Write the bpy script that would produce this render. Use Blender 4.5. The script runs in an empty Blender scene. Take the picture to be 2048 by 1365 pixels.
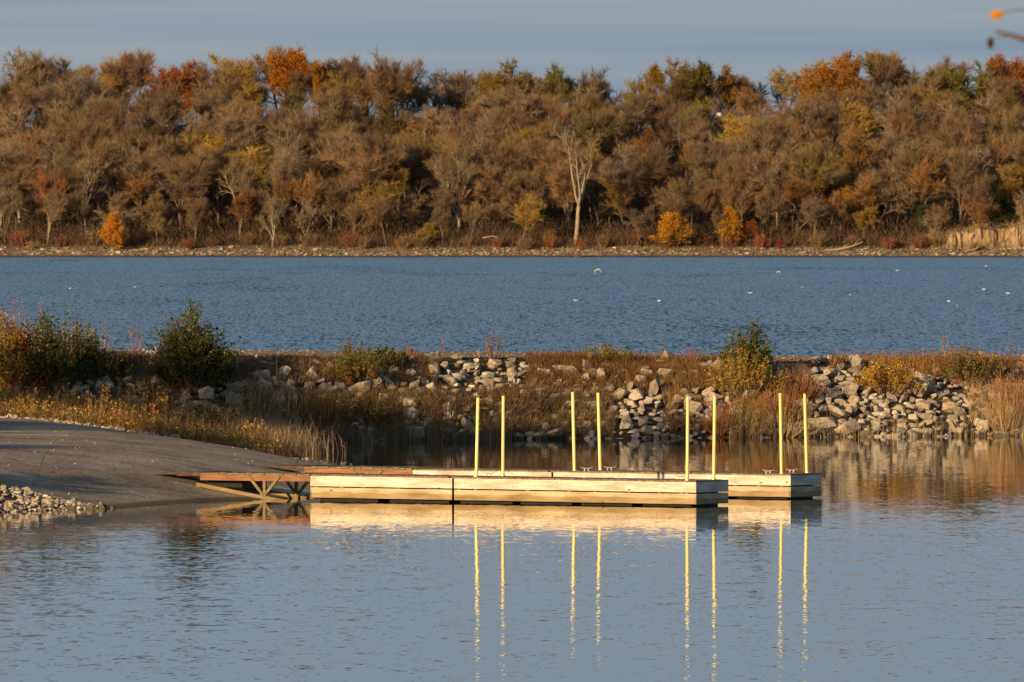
import bpy, math, random
import numpy as np
from mathutils import Vector, Matrix

random.seed(7)
RNG = np.random.default_rng(11)
R = math.radians
scene = bpy.context.scene
COL = scene.collection

# ------------------------------------------------------------------ camera, sky, sun, exposure
CAM_Z, F_PX, HOR = 8.8, 24000.0, 428.0          # eye height over the water, focal length in photo pixels, horizon row
cam_data = bpy.data.cameras.new('camera')
cam = bpy.data.objects.new('camera', cam_data)
COL.objects.link(cam)
cam.location = (0, 0, CAM_Z)
cam.rotation_euler = (R(90) - math.atan((682.5 - HOR) / F_PX), 0, 0)
cam_data.sensor_fit = 'HORIZONTAL'
cam_data.sensor_width = 22.2
cam_data.lens = F_PX / 2048 * 22.2
cam_data.clip_start = 1.0
cam_data.clip_end = 12000
cam_data.dof.use_dof = True
cam_data.dof.focus_distance = 372
cam_data.dof.aperture_fstop = 8.0
scene.camera = cam

SUN_AZ, SUN_EL = 38.0, 14.0                       # degrees to the left of straight behind the camera; height over the horizon
to_sun = Vector((-math.sin(R(SUN_AZ)) * math.cos(R(SUN_EL)), -math.cos(R(SUN_AZ)) * math.cos(R(SUN_EL)), math.sin(R(SUN_EL))))
sun_data = bpy.data.lights.new('sun', 'SUN')
sun_data.energy = 5.0
sun_data.angle = R(0.5)
sun_data.color = (1.0, 0.695, 0.345)
sun = bpy.data.objects.new('sun', sun_data)
COL.objects.link(sun)
sun.location = (-60, -60, 60)
sun.rotation_euler = (-to_sun).to_track_quat('-Z', 'Y').to_euler()

world = bpy.data.worlds.new('World')
scene.world = world
world.use_nodes = True
wn = world.node_tree
for n in list(wn.nodes):
    wn.nodes.remove(n)
w_out = wn.nodes.new('ShaderNodeOutputWorld')
w_bg = wn.nodes.new('ShaderNodeBackground')
w_bg.inputs['Strength'].default_value = 0.082
w_sky = wn.nodes.new('ShaderNodeTexSky')
w_sky.sky_type = 'NISHITA'
w_sky.sun_disc = False
w_sky.sun_elevation = R(SUN_EL)
w_sky.sun_rotation = math.atan2(to_sun.x, to_sun.y)
w_sky.air_density = 1.0
w_sky.dust_density = 0.6
w_sky.ozone_density = 2.0
w_tc = wn.nodes.new('ShaderNodeTexCoord')
w_map = wn.nodes.new('ShaderNodeMapping')
w_map.inputs['Scale'].default_value = (5.0, 5.0, 260.0)
w_map.inputs['Rotation'].default_value = (0.0, R(0.12), 0.0)
w_noise = wn.nodes.new('ShaderNodeTexNoise')
w_noise.inputs['Scale'].default_value = 1.0
w_noise.inputs['Detail'].default_value = 4.0
w_noise.inputs['Roughness'].default_value = 0.5
w_noise.inputs['Distortion'].default_value = 0.3
w_ramp = wn.nodes.new('ShaderNodeValToRGB')
w_ramp.color_ramp.elements[0].position = 0.43
w_ramp.color_ramp.elements[0].color = (1.95, 2.85, 4.05, 1)     # the grey-blue veil
w_ramp.color_ramp.elements[1].position = 0.62
w_ramp.color_ramp.elements[1].color = (2.95, 3.5, 4.1, 1)      # its paler streaks
w_mix = wn.nodes.new('ShaderNodeMix')
w_mix.data_type = 'RGBA'
w_mix.inputs[0].default_value = 0.8
wn.links.new(w_tc.outputs['Generated'], w_map.inputs['Vector'])
wn.links.new(w_map.outputs['Vector'], w_noise.inputs['Vector'])
wn.links.new(w_noise.outputs['Fac'], w_ramp.inputs['Fac'])
wn.links.new(w_sky.outputs['Color'], w_mix.inputs[6])
wn.links.new(w_ramp.outputs['Color'], w_mix.inputs[7])
w_sep = wn.nodes.new('ShaderNodeSeparateXYZ')                   # the veil thins out towards the clear zenith
w_el = wn.nodes.new('ShaderNodeMapRange')
w_el.inputs['From Min'].default_value = 0.04
w_el.inputs['From Max'].default_value = 0.24
w_el.inputs['To Min'].default_value = 0.9
w_el.inputs['To Max'].default_value = 0.12
wn.links.new(w_tc.outputs['Generated'], w_sep.inputs[0])
wn.links.new(w_sep.outputs['Z'], w_el.inputs['Value'])
wn.links.new(w_el.outputs['Result'], w_mix.inputs[0])
wn.links.new(w_mix.outputs[2], w_bg.inputs['Color'])
wn.links.new(w_bg.outputs['Background'], w_out.inputs['Surface'])

scene.view_settings.view_transform = 'Standard'
scene.view_settings.look = 'None'
scene.view_settings.exposure = 0.28
scene.view_settings.gamma = 1.0
scene.view_settings.use_curve_mapping = False
scene.cycles.use_denoising = True
scene.cycles.max_bounces = 6
scene.cycles.diffuse_bounces = 3
scene.cycles.glossy_bounces = 3
scene.cycles.transparent_max_bounces = 4


# ------------------------------------------------------------------ helpers: objects
def tag(o, label=None, cat=None, group=None, kind=None):
    if label: o['label'] = label
    if cat: o['category'] = cat
    if group: o['group'] = group
    if kind: o['kind'] = kind
    return o


def empty(name, loc, label, cat, group=None, rz=0.0):
    o = bpy.data.objects.new(name, None)
    o.empty_display_size = 0.3
    COL.objects.link(o)
    o.location = loc
    o.rotation_euler = (0, 0, rz)
    return tag(o, label, cat, group)


def link(name, mesh, parent=None, loc=(0, 0, 0), rot=(0, 0, 0), scale=(1, 1, 1), color=None):
    o = bpy.data.objects.new(name, mesh)
    COL.objects.link(o)
    if parent is not None:
        o.parent = parent
    o.location = loc
    o.rotation_euler = rot
    o.scale = scale
    if color is not None:
        o.color = (color[0], color[1], color[2], 1)
    return o


def make_mesh(name, V, faces, mat=None, smooth=False):
    """V: (n,3) array; faces: list of (m,k) index arrays."""
    me = bpy.data.meshes.new(name)
    V = np.asarray(V, dtype=np.float32)
    faces = [np.asarray(f, dtype=np.int32) for f in faces if len(f)]
    me.vertices.add(len(V))
    me.vertices.foreach_set('co', V.ravel())
    loops = np.concatenate([f.ravel() for f in faces])
    counts = np.concatenate([np.full(len(f), f.shape[1], dtype=np.int32) for f in faces])
    starts = np.concatenate([[0], np.cumsum(counts)[:-1]]).astype(np.int32)
    me.loops.add(len(loops))
    me.loops.foreach_set('vertex_index', loops)
    me.polygons.add(len(counts))
    me.polygons.foreach_set('loop_start', starts)
    me.polygons.foreach_set('loop_total', counts)
    me.polygons.foreach_set('use_smooth', np.full(len(counts), smooth, dtype=bool))
    me.update(calc_edges=True)
    if mat: me.materials.append(mat)
    return me


class Geo:
    """Collects verts and faces of one mesh."""
    def __init__(self):
        self.V, self.F, self.n = [], [], 0

    def add(self, V, *faces):
        V = np.asarray(V, dtype=np.float64)
        for f in faces:
            if len(f): self.F.append(np.asarray(f, dtype=np.int64) + self.n)
        self.V.append(V)
        self.n += len(V)

    def mesh(self, name, mat=None, smooth=False):
        return make_mesh(name, np.concatenate(self.V), self.F, mat, smooth)

    def box(self, c, s, rot=None, bevel=0.0):
        """Box at c with full size s; rot a 3x3 matrix; bevel chamfers its long edges."""
        hx, hy, hz = s[0] / 2, s[1] / 2, s[2] / 2
        if bevel > 0:
            b = bevel
            ring = [(-hy + b, -hz), (hy - b, -hz), (hy, -hz + b), (hy, hz - b), (hy - b, hz), (-hy + b, hz), (-hy, hz - b), (-hy, -hz + b)]
            V = [(-hx, y, z) for y, z in ring] + [(hx, y, z) for y, z in ring]
            Q = [(i, (i + 1) % 8, 8 + (i + 1) % 8, 8 + i) for i in range(8)]
            caps = [[7, 6, 5, 4, 3, 2, 1, 0], [8, 9, 10, 11, 12, 13, 14, 15]]
            V = np.array(V)
            if rot is not None: V = V @ np.asarray(rot).T
            self.add(V + np.asarray(c), Q, caps)
            return
        V = np.array([(x, y, z) for x in (-hx, hx) for y in (-hy, hy) for z in (-hz, hz)])
        if rot is not None: V = V @ np.asarray(rot).T
        Q = [(0, 1, 3, 2), (4, 6, 7, 5), (0, 4, 5, 1), (2, 3, 7, 6), (0, 2, 6, 4), (1, 5, 7, 3)]
        self.add(V + np.asarray(c), Q)

    def tubes(self, P, Q, r1, r2, sides=5, caps=False):
        P, Q = np.atleast_2d(np.asarray(P, float)), np.atleast_2d(np.asarray(Q, float))
        n = len(P)
        r1, r2 = np.broadcast_to(np.asarray(r1, float), (n,)), np.broadcast_to(np.asarray(r2, float), (n,))
        d = Q - P
        d /= np.maximum(np.linalg.norm(d, axis=1, keepdims=True), 1e-9)
        ref = np.where(np.abs(d[:, 2:3]) > 0.9, np.array([[1.0, 0, 0]]), np.array([[0, 0, 1.0]]))
        u = np.cross(d, ref); u /= np.linalg.norm(u, axis=1, keepdims=True)
        v = np.cross(d, u)
        a = np.arange(sides) * 2 * math.pi / sides
        ca, sa = np.cos(a)[None, :, None], np.sin(a)[None, :, None]
        ring = u[:, None, :] * ca + v[:, None, :] * sa
        A = P[:, None, :] + ring * r1[:, None, None]
        B = Q[:, None, :] + ring * r2[:, None, None]
        V = np.concatenate([A, B], axis=1).reshape(-1, 3)
        i = np.arange(sides); j = (i + 1) % sides
        q = np.stack([i, j, sides + j, sides + i], axis=1)
        F = (q[None] + (np.arange(n) * 2 * sides)[:, None, None]).reshape(-1, 4)
        fs = [F]
        if caps:
            c1 = (i[::-1][None] + (np.arange(n) * 2 * sides)[:, None])
            c2 = ((sides + i)[None] + (np.arange(n) * 2 * sides)[:, None])
            fs += [c1, c2]
        self.add(V, *fs)

    def spikes(self, P, D, w, rng):
        """One tapering triangle for each twig: base P, vector D, width w."""
        n = len(P)
        s = np.cross(D, rng.normal(size=(n, 3)))
        s /= np.maximum(np.linalg.norm(s, axis=1, keepdims=True), 1e-9)
        s = s * (np.broadcast_to(np.asarray(w), (n,))[:, None] / 2)
        V = np.stack([P - s, P + s, P + D], axis=1).reshape(-1, 3)
        self.add(V, np.arange(3 * n).reshape(n, 3))

    def leaves(self, P, size, rng, flat=0.0, aspect=0.6):
        """One diamond for each leaf, folded a little, turned at random."""
        n = len(P)
        a = rng.normal(size=(n, 3)); a[:, 2] *= (1 - flat)
        a /= np.maximum(np.linalg.norm(a, axis=1, keepdims=True), 1e-9)
        b = np.cross(a, rng.normal(size=(n, 3)))
        b /= np.maximum(np.linalg.norm(b, axis=1, keepdims=True), 1e-9)
        s = np.broadcast_to(np.asarray(size), (n,))[:, None]
        V = np.stack([P - a * s * 0.5, P + b * s * aspect * 0.5, P + a * s * 0.5, P - b * s * aspect * 0.5], axis=1).reshape(-1, 3)
        self.add(V, np.arange(4 * n).reshape(n, 4))


def grid_faces(nu, nv):
    i = np.arange(nu - 1)[:, None] * nv + np.arange(nv - 1)[None, :]
    return np.stack([i, i + nv, i + nv + 1, i + 1], axis=-1).reshape(-1, 4)


def hashnoise(x, y, seed=0):
    """Smooth value noise, vectorised."""
    x, y = np.asarray(x, float), np.asarray(y, float)
    xi, yi = np.floor(x).astype(np.int64), np.floor(y).astype(np.int64)
    fx, fy = x - xi, y - yi
    fx, fy = fx * fx * (3 - 2 * fx), fy * fy * (3 - 2 * fy)

    def h(a, b):
        k = (a * 374761393 + b * 668265263 + seed * 974711) & 0x7fffffff
        k = ((k ^ (k >> 13)) * 1274126177) & 0x7fffffff
        return ((k ^ (k >> 16)) & 0xffff) / 65535.0
    return (h(xi, yi) * (1 - fx) * (1 - fy) + h(xi + 1, yi) * fx * (1 - fy) + h(xi, yi + 1) * (1 - fx) * fy + h(xi + 1, yi + 1) * fx * fy)


def fbm(x, y, seed=0, octv=4):
    s, a, t = 0, 1.0, 0
    for k in range(octv):
        s = s + a * hashnoise(x * 2 ** k, y * 2 ** k, seed + k * 17); t += a; a *= 0.5
    return s / t - 0.5


# ------------------------------------------------------------------ helpers: materials
def new_mat(name):
    m = bpy.data.materials.new(name)
    m.use_nodes = True
    nt = m.node_tree
    b = nt.nodes['Principled BSDF']
    return m, nt, b


def noise_node(nt, scale, detail=4, rough=0.55, vec=None, mscale=(1, 1, 1), coord='Object'):
    tc = nt.nodes.new('ShaderNodeTexCoord')
    mp = nt.nodes.new('ShaderNodeMapping')
    mp.inputs['Scale'].default_value = mscale
    nt.links.new(tc.outputs[coord], mp.inputs['Vector'])
    n = nt.nodes.new('ShaderNodeTexNoise')
    n.inputs['Scale'].default_value = scale
    n.inputs['Detail'].default_value = detail
    n.inputs['Roughness'].default_value = rough
    nt.links.new(mp.outputs['Vector'], n.inputs['Vector'])
    return n


def ramp_node(nt, fac, stops, mode='LINEAR'):
    r = nt.nodes.new('ShaderNodeValToRGB')
    r.color_ramp.interpolation = mode
    e = r.color_ramp.elements
    while len(e) < len(stops): e.new(0.5)
    for k, (p, c) in enumerate(stops):
        e[k].position = p
        e[k].color = (c[0], c[1], c[2], 1)
    nt.links.new(fac, r.inputs['Fac'])
    return r


def mixcol(nt, fac, a, b, mode='MIX'):
    m = nt.nodes.new('ShaderNodeMix')
    m.data_type = 'RGBA'
    m.blend_type = mode
    if isinstance(fac, (int, float)): m.inputs[0].default_value = fac
    else: nt.links.new(fac, m.inputs[0])
    for k, v in ((6, a), (7, b)):
        if isinstance(v, tuple): m.inputs[k].default_value = (v[0], v[1], v[2], 1)
        else: nt.links.new(v, m.inputs[k])
    return m.outputs[2]


def bump(nt, b, height, dist, strength=1.0):
    n = nt.nodes.new('ShaderNodeBump')
    n.inputs['Distance'].default_value = dist
    n.inputs['Strength'].default_value = strength
    nt.links.new(height, n.inputs['Height'])
    nt.links.new(n.outputs['Normal'], b.inputs['Normal'])


def mat_noise(name, stops, scale, mscale=(1, 1, 1), rough=0.85, bump_d=0.0, spec=0.25, detail=5, jitter=0.0, wet=0.0):
    m, nt, b = new_mat(name)
    n = noise_node(nt, scale, detail, mscale=mscale)
    c = ramp_node(nt, n.outputs['Fac'], stops).outputs['Color']
    if jitter:
        oi = nt.nodes.new('ShaderNodeObjectInfo')
        hs = nt.nodes.new('ShaderNodeHueSaturation')
        mr = nt.nodes.new('ShaderNodeMapRange')
        mr.inputs['To Min'].default_value = 1 - jitter
        mr.inputs['To Max'].default_value = 1 + jitter
        nt.links.new(oi.outputs['Random'], mr.inputs['Value'])
        nt.links.new(mr.outputs['Result'], hs.inputs['Value'])
        nt.links.new(c, hs.inputs['Color'])
        c = hs.outputs['Color']
    if wet: c = damp(nt, c, wet)
    nt.links.new(c, b.inputs['Base Color'])
    b.inputs['Roughness'].default_value = rough
    b.inputs['Specular IOR Level'].default_value = spec
    if bump_d: bump(nt, b, n.outputs['Fac'], bump_d)
    return m


def damp(nt, col, z1=0.16, dark=(0.36, 0.36, 0.34)):
    """The wet, algae dark band just above the waterline."""
    ge = nt.nodes.new('ShaderNodeNewGeometry')
    sp = nt.nodes.new('ShaderNodeSeparateXYZ')
    nt.links.new(ge.outputs['Position'], sp.inputs[0])
    mr = nt.nodes.new('ShaderNodeMapRange'); mr.interpolation_type = 'SMOOTHSTEP'
    mr.inputs['From Min'].default_value = z1 * 0.45; mr.inputs['From Max'].default_value = z1
    nt.links.new(sp.outputs['Z'], mr.inputs['Value'])
    return mixcol(nt, 1.0, col, mixcol(nt, mr.outputs['Result'], dark, (1.0, 1.0, 1.0)), 'MULTIPLY')


def mat_leaf(name, spread=0.9, hue=0.05, trans=0.3, palette=None):
    """Leaves and twigs: the object's own colour (or a palette), varied from leaf to leaf; thin leaves let light through."""
    m, nt, b = new_mat(name)
    nt.nodes.remove(b)
    geo = nt.nodes.new('ShaderNodeNewGeometry')
    rnd = geo.outputs['Random Per Island']
    if palette is None:
        oi = nt.nodes.new('ShaderNodeObjectInfo')
        base = oi.outputs['Color']
    else:
        k = len(palette)
        base = ramp_node(nt, rnd, [(i / k, c) for i, c in enumerate(palette)], 'CONSTANT').outputs['Color']
    mm = nt.nodes.new('ShaderNodeMath'); mm.operation = 'MULTIPLY'; mm.inputs[1].default_value = 37.31
    fr = nt.nodes.new('ShaderNodeMath'); fr.operation = 'FRACT'
    nt.links.new(rnd, mm.inputs[0]); nt.links.new(mm.outputs[0], fr.inputs[0])
    mv = nt.nodes.new('ShaderNodeMapRange'); mv.inputs['To Min'].default_value = 1 - spread / 2; mv.inputs['To Max'].default_value = 1 + spread / 2
    mh = nt.nodes.new('ShaderNodeMapRange'); mh.inputs['To Min'].default_value = 0.5 - hue / 2; mh.inputs['To Max'].default_value = 0.5 + hue / 2
    nt.links.new(fr.outputs[0], mv.inputs['Value']); nt.links.new(rnd, mh.inputs['Value'])
    hs = nt.nodes.new('ShaderNodeHueSaturation')
    nt.links.new(mv.outputs['Result'], hs.inputs['Value']); nt.links.new(mh.outputs['Result'], hs.inputs['Hue'])
    nt.links.new(base, hs.inputs['Color'])
    d = nt.nodes.new('ShaderNodeBsdfDiffuse')
    nt.links.new(hs.outputs['Color'], d.inputs['Color'])
    out = nt.nodes['Material Output']
    if trans > 0:
        t = nt.nodes.new('ShaderNodeBsdfTranslucent')
        nt.links.new(hs.outputs['Color'], t.inputs['Color'])
        mx = nt.nodes.new('ShaderNodeMixShader'); mx.inputs[0].default_value = trans
        nt.links.new(d.outputs[0], mx.inputs[1]); nt.links.new(t.outputs[0], mx.inputs[2])
        nt.links.new(mx.outputs[0], out.inputs['Surface'])
    else:
        nt.links.new(d.outputs[0], out.inputs['Surface'])
    return m


def mat_wood(name, light, dark, knots=True, stain=False):
    """Weathered plank: grain runs along the board's own x axis, with knots, stains and fine relief."""
    m, nt, b = new_mat(name)
    oi = nt.nodes.new('ShaderNodeObjectInfo')
    tc = nt.nodes.new('ShaderNodeTexCoord')
    off = nt.nodes.new('ShaderNodeVectorMath'); off.operation = 'MULTIPLY_ADD'
    cx = nt.nodes.new('ShaderNodeCombineXYZ')
    nt.links.new(oi.outputs['Random'], cx.inputs['X']); nt.links.new(oi.outputs['Random'], cx.inputs['Z'])
    nt.links.new(cx.outputs[0], off.inputs[0]); off.inputs[1].default_value = (31, 17, 23)
    nt.links.new(tc.outputs['Object'], off.inputs[2])
    mp = nt.nodes.new('ShaderNodeMapping'); mp.inputs['Scale'].default_value = (0.9, 9, 16)
    nt.links.new(off.outputs[0], mp.inputs['Vector'])
    n = nt.nodes.new('ShaderNodeTexNoise'); n.inputs['Scale'].default_value = 1.6; n.inputs['Detail'].default_value = 6; n.inputs['Distortion'].default_value = 0.6
    nt.links.new(mp.outputs[0], n.inputs['Vector'])
    c = ramp_node(nt, n.outputs['Fac'], [(0.3, dark), (0.48, tuple(0.5 * (x + y) for x, y in zip(light, dark))), (0.66, light)]).outputs['Color']
    mp2 = nt.nodes.new('ShaderNodeMapping'); mp2.inputs['Scale'].default_value = (0.7, 2.0, 2.6)
    nt.links.new(off.outputs[0], mp2.inputs['Vector'])
    n2 = nt.nodes.new('ShaderNodeTexNoise'); n2.inputs['Scale'].default_value = 1.1; n2.inputs['Detail'].default_value = 3
    nt.links.new(mp2.outputs[0], n2.inputs['Vector'])
    st = ramp_node(nt, n2.outputs['Fac'], [(0.34, (0.66, 0.61, 0.55)), (0.5, (0.9, 0.88, 0.85)), (0.64, (1, 1, 1))]).outputs['Color']
    c = mixcol(nt, 1.0, c, st, 'MULTIPLY')
    if knots:
        mp3 = nt.nodes.new('ShaderNodeMapping'); mp3.inputs['Scale'].default_value = (1.5, 3.0, 3.2)
        nt.links.new(off.outputs[0], mp3.inputs['Vector'])
        v = nt.nodes.new('ShaderNodeTexVoronoi'); v.inputs['Scale'].default_value = 1.0
        nt.links.new(mp3.outputs[0], v.inputs['Vector'])
        k = ramp_node(nt, v.outputs['Distance'], [(0.05, (0.42, 0.3, 0.2)), (0.13, (1, 1, 1))]).outputs['Color']
        c = mixcol(nt, 1.0, c, k, 'MULTIPLY')
    if stain:
        sp = nt.nodes.new('ShaderNodeSeparateXYZ'); nt.links.new(tc.outputs['Object'], sp.inputs[0])
        ad = nt.nodes.new('ShaderNodeMath'); ad.operation = 'MULTIPLY_ADD'; ad.inputs[1].default_value = 0.12
        nt.links.new(n2.outputs['Fac'], ad.inputs[0]); nt.links.new(sp.outputs['Z'], ad.inputs[2])
        mr = nt.nodes.new('ShaderNodeMapRange'); mr.interpolation_type = 'SMOOTHSTEP'
        mr.inputs['From Min'].default_value = 0.055; mr.inputs['From Max'].default_value = 0.1
        nt.links.new(ad.outputs[0], mr.inputs['Value'])
        c = mixcol(nt, 1.0, c, mixcol(nt, mr.outputs['Result'], (0.66, 0.6, 0.5), (1.0, 1.0, 1.0)), 'MULTIPLY')
    nt.links.new(c, b.inputs['Base Color'])
    b.inputs['Roughness'].default_value = 0.8
    b.inputs['Specular IOR Level'].default_value = 0.2
    bump(nt, b, n.outputs['Fac'], 0.006)
    return m


M = {}
M['stone'] = mat_noise('limestone', [(0.28, (0.2, 0.155, 0.11)), (0.5, (0.4, 0.325, 0.24)), (0.75, (0.53, 0.45, 0.34))], 2.2, rough=0.9, bump_d=0.04, jitter=0.3, wet=0.2)
M['pebble'] = mat_leaf('gravel_stone', 0.7, 0.03, 0.0, [(0.36, 0.31, 0.25), (0.42, 0.36, 0.28), (0.27, 0.22, 0.17), (0.46, 0.42, 0.36)])
M['earth'] = mat_noise('bank_soil', [(0.3, (0.045, 0.032, 0.02)), (0.55, (0.09, 0.062, 0.036)), (0.75, (0.15, 0.11, 0.065))], 1.4, rough=0.95, bump_d=0.08)
M['gravel'] = mat_noise('crest_gravel', [(0.3, (0.14, 0.1, 0.065)), (0.5, (0.26, 0.2, 0.13)), (0.7, (0.37, 0.29, 0.2))], 5.0, rough=0.95, bump_d=0.03)
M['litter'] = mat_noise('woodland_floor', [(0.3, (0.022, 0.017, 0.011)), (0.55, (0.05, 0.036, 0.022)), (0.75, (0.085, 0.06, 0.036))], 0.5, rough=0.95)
M['beach'] = mat_noise('shore_stones', [(0.3, (0.08, 0.055, 0.034)), (0.5, (0.19, 0.135, 0.085)), (0.7, (0.32, 0.25, 0.17))], 0.9, mscale=(1, 0.35, 1), rough=0.95, bump_d=0.1)
M['clay'] = mat_noise('clay', [(0.25, (0.16, 0.1, 0.055)), (0.5, (0.36, 0.25, 0.14)), (0.75, (0.5, 0.37, 0.22))], 0.55, mscale=(2.2, 1, 0.5), rough=0.95, bump_d=0.25)
M['board'] = mat_wood('weathered_board', (0.84, 0.79, 0.69), (0.64, 0.55, 0.43))
M['board_low'] = mat_wood('stained_board', (0.7, 0.58, 0.4), (0.5, 0.39, 0.24), True, True)
M['plank'] = mat_wood('deck_wood', (0.34, 0.25, 0.19), (0.2, 0.135, 0.095), False)
M['plank_grey'] = mat_wood('old_deck_wood', (0.33, 0.27, 0.19), (0.19, 0.15, 0.1), False)
M['beam'] = mat_wood('red_cedar_beam', (0.4, 0.2, 0.1), (0.22, 0.11, 0.058), False)
M['skid'] = mat_wood('mossy_timber', (0.36, 0.275, 0.15), (0.2, 0.15, 0.08), False)
M['rust'] = mat_noise('rusty_steel', [(0.3, (0.05, 0.026, 0.017)), (0.55, (0.12, 0.058, 0.035)), (0.75, (0.2, 0.1, 0.06))], 5, rough=0.7, bump_d=0.004)
M['float'] = mat_noise('black_plastic', [(0.3, (0.008, 0.008, 0.008)), (0.7, (0.02, 0.02, 0.018))], 6, rough=0.5)
M['yellow'] = mat_noise('yellow_pipe', [(0.3, (0.84, 0.72, 0.22)), (0.6, (0.9, 0.8, 0.32))], 1.5, mscale=(4, 4, 0.7), rough=0.4, spec=0.4, jitter=0.1)
M['metal'] = mat_noise('galvanised_metal', [(0.3, (0.42, 0.42, 0.4)), (0.7, (0.62, 0.62, 0.6))], 14, rough=0.45)
M['metal'].node_tree.nodes['Principled BSDF'].inputs['Metallic'].default_value = 0.35
M['bark'] = mat_noise('bark', [(0.3, (0.085, 0.06, 0.04)), (0.55, (0.17, 0.125, 0.082)), (0.78, (0.27, 0.21, 0.145))], 1.6, mscale=(1, 1, 0.35), rough=0.95, jitter=0.2)
M['pale_bark'] = mat_noise('pale_bark', [(0.3, (0.22, 0.165, 0.115)), (0.6, (0.4, 0.325, 0.24))], 1.2, mscale=(1, 1, 0.35), rough=0.9)
M['stem'] = mat_noise('dry_stem', [(0.3, (0.15, 0.1, 0.06)), (0.7, (0.33, 0.24, 0.15))], 5, rough=0.9)
M['dead'] = mat_noise('bare_dead_wood', [(0.3, (0.3, 0.22, 0.14)), (0.7, (0.5, 0.4, 0.27))], 5, rough=0.9)
M['leaf'] = mat_leaf('leaf', 0.95, 0.05, 0.3)
M['twig'] = mat_leaf('twig', 0.8, 0.03, 0.0)
M['gull'] = mat_noise('white_feathers', [(0.35, (0.62, 0.6, 0.57)), (0.6, (0.82, 0.8, 0.76))], 3, rough=0.8)
M['siding'] = mat_noise('white_siding', [(0.3, (0.58, 0.56, 0.52)), (0.7, (0.72, 0.7, 0.66))], 0.7, rough=0.8)
M['roof'] = mat_noise('grey_shingle', [(0.3, (0.1, 0.1, 0.105)), (0.7, (0.19, 0.19, 0.2))], 2.0, rough=0.9)
M['glass'] = mat_noise('window_glass', [(0.3, (0.02, 0.025, 0.03)), (0.7, (0.04, 0.045, 0.05))], 1.0, rough=0.1, spec=0.5)

# concrete of the ramp: broom marks, damp patches and fine grit
m, nt, b = new_mat('ramp_concrete')
n1 = noise_node(nt, 0.35, 5)
n2 = noise_node(nt, 5.0, 6, 0.75)
c1 = ramp_node(nt, n1.outputs['Fac'], [(0.3, (0.2, 0.165, 0.125)), (0.5, (0.33, 0.28, 0.215)), (0.7, (0.46, 0.39, 0.3))]).outputs['Color']
c2 = ramp_node(nt, n2.outputs['Fac'], [(0.34, (0.45, 0.43, 0.41)), (0.5, (1, 1, 1)), (0.66, (1.3, 1.25, 1.15))]).outputs['Color']
n3 = noise_node(nt, 0.5, 4, mscale=(0.5, 4.0, 1))
c3 = ramp_node(nt, n3.outputs['Fac'], [(0.35, (0.72, 0.7, 0.68)), (0.6, (1, 1, 1))]).outputs['Color']
nt.links.new(damp(nt, mixcol(nt, 1.0, mixcol(nt, 1.0, c1, c2, 'MULTIPLY'), c3, 'MULTIPLY'), 0.11, (0.4, 0.38, 0.34)), b.inputs['Base Color'])
b.inputs['Roughness'].default_value = 0.9
b.inputs['Specular IOR Level'].default_value = 0.2
bump(nt, b, n2.outputs['Fac'], 0.05)
M['concrete'] = m

# water: one sheet, sheltered and nearly still inside the breakwater, ruffled by wind on the open lake
m, nt, b = new_mat('lake_water')
tc = nt.nodes.new('ShaderNodeTexCoord')
sep = nt.nodes.new('ShaderNodeSeparateXYZ')
nt.links.new(tc.outputs['Object'], sep.inputs[0])


def slopes(mscale, scale, detail, rough=0.5):
    mp = nt.nodes.new('ShaderNodeMapping'); mp.inputs['Scale'].default_value = mscale
    nt.links.new(tc.outputs['Object'], mp.inputs['Vector'])
    n = nt.nodes.new('ShaderNodeTexNoise')
    n.inputs['Scale'].default_value = scale; n.inputs['Detail'].default_value = detail; n.inputs['Roughness'].default_value = rough
    nt.links.new(mp.outputs[0], n.inputs['Vector'])
    s = nt.nodes.new('ShaderNodeVectorMath'); s.operation = 'SUBTRACT'; s.inputs[1].default_value = (0.5, 0.5, 0.5)
    nt.links.new(n.outputs['Color'], s.inputs[0])
    return s.outputs[0]


def vscale(v, k):
    s = nt.nodes.new('ShaderNodeVectorMath'); s.operation = 'SCALE'
    nt.links.new(v, s.inputs[0])
    if isinstance(k, (int, float)): s.inputs['Scale'].default_value = k
    else: nt.links.new(k, s.inputs['Scale'])
    return s.outputs[0]


def vadd(a, c):
    s = nt.nodes.new('ShaderNodeVectorMath'); s.operation = 'ADD'
    nt.links.new(a, s.inputs[0])
    if isinstance(c, tuple): s.inputs[1].default_value = c
    else: nt.links.new(c, s.inputs[1])
    return s.outputs[0]


def maprange(v, a, c, lo, hi):
    r_ = nt.nodes.new('ShaderNodeMapRange'); r_.interpolation_type = 'SMOOTHSTEP'
    r_.inputs['From Min'].default_value = a; r_.inputs['From Max'].default_value = c
    r_.inputs['To Min'].default_value = lo; r_.inputs['To Max'].default_value = hi
    nt.links.new(v, r_.inputs['Value'])
    return r_.outputs['Result']


BAY_NEAR, BAY_FAR, LAKE_A, LAKE_B = 0.047, 0.015, 1.05, 0.35
bay = vadd(vadd(vscale(slopes((0.6, 0.5, 1), 1.0, 1.0), 0.3), vscale(slopes((2.0, 1.5, 1), 1.0, 1.0), 0.5)), vscale(slopes((5.5, 3.6, 1), 1.0, 2.0), 1.2))
bay = vscale(bay, maprange(sep.outputs['Y'], 215, 375, BAY_NEAR, BAY_FAR))
lake = vadd(vscale(slopes((2.8, 0.15, 1), 1.0, 4.0, 0.65), LAKE_A), vscale(slopes((0.05, 0.006, 1), 1.0, 3.0), LAKE_B))
ab = nt.nodes.new('ShaderNodeVectorMath'); ab.operation = 'ABSOLUTE'          # steep wave faces all lean the way the wind drives them
nt.links.new(lake, ab.inputs[0])
dn = nt.nodes.new('ShaderNodeVectorMath'); dn.operation = 'MULTIPLY'; dn.inputs[1].default_value = (0.3, -1, 0)
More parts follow.
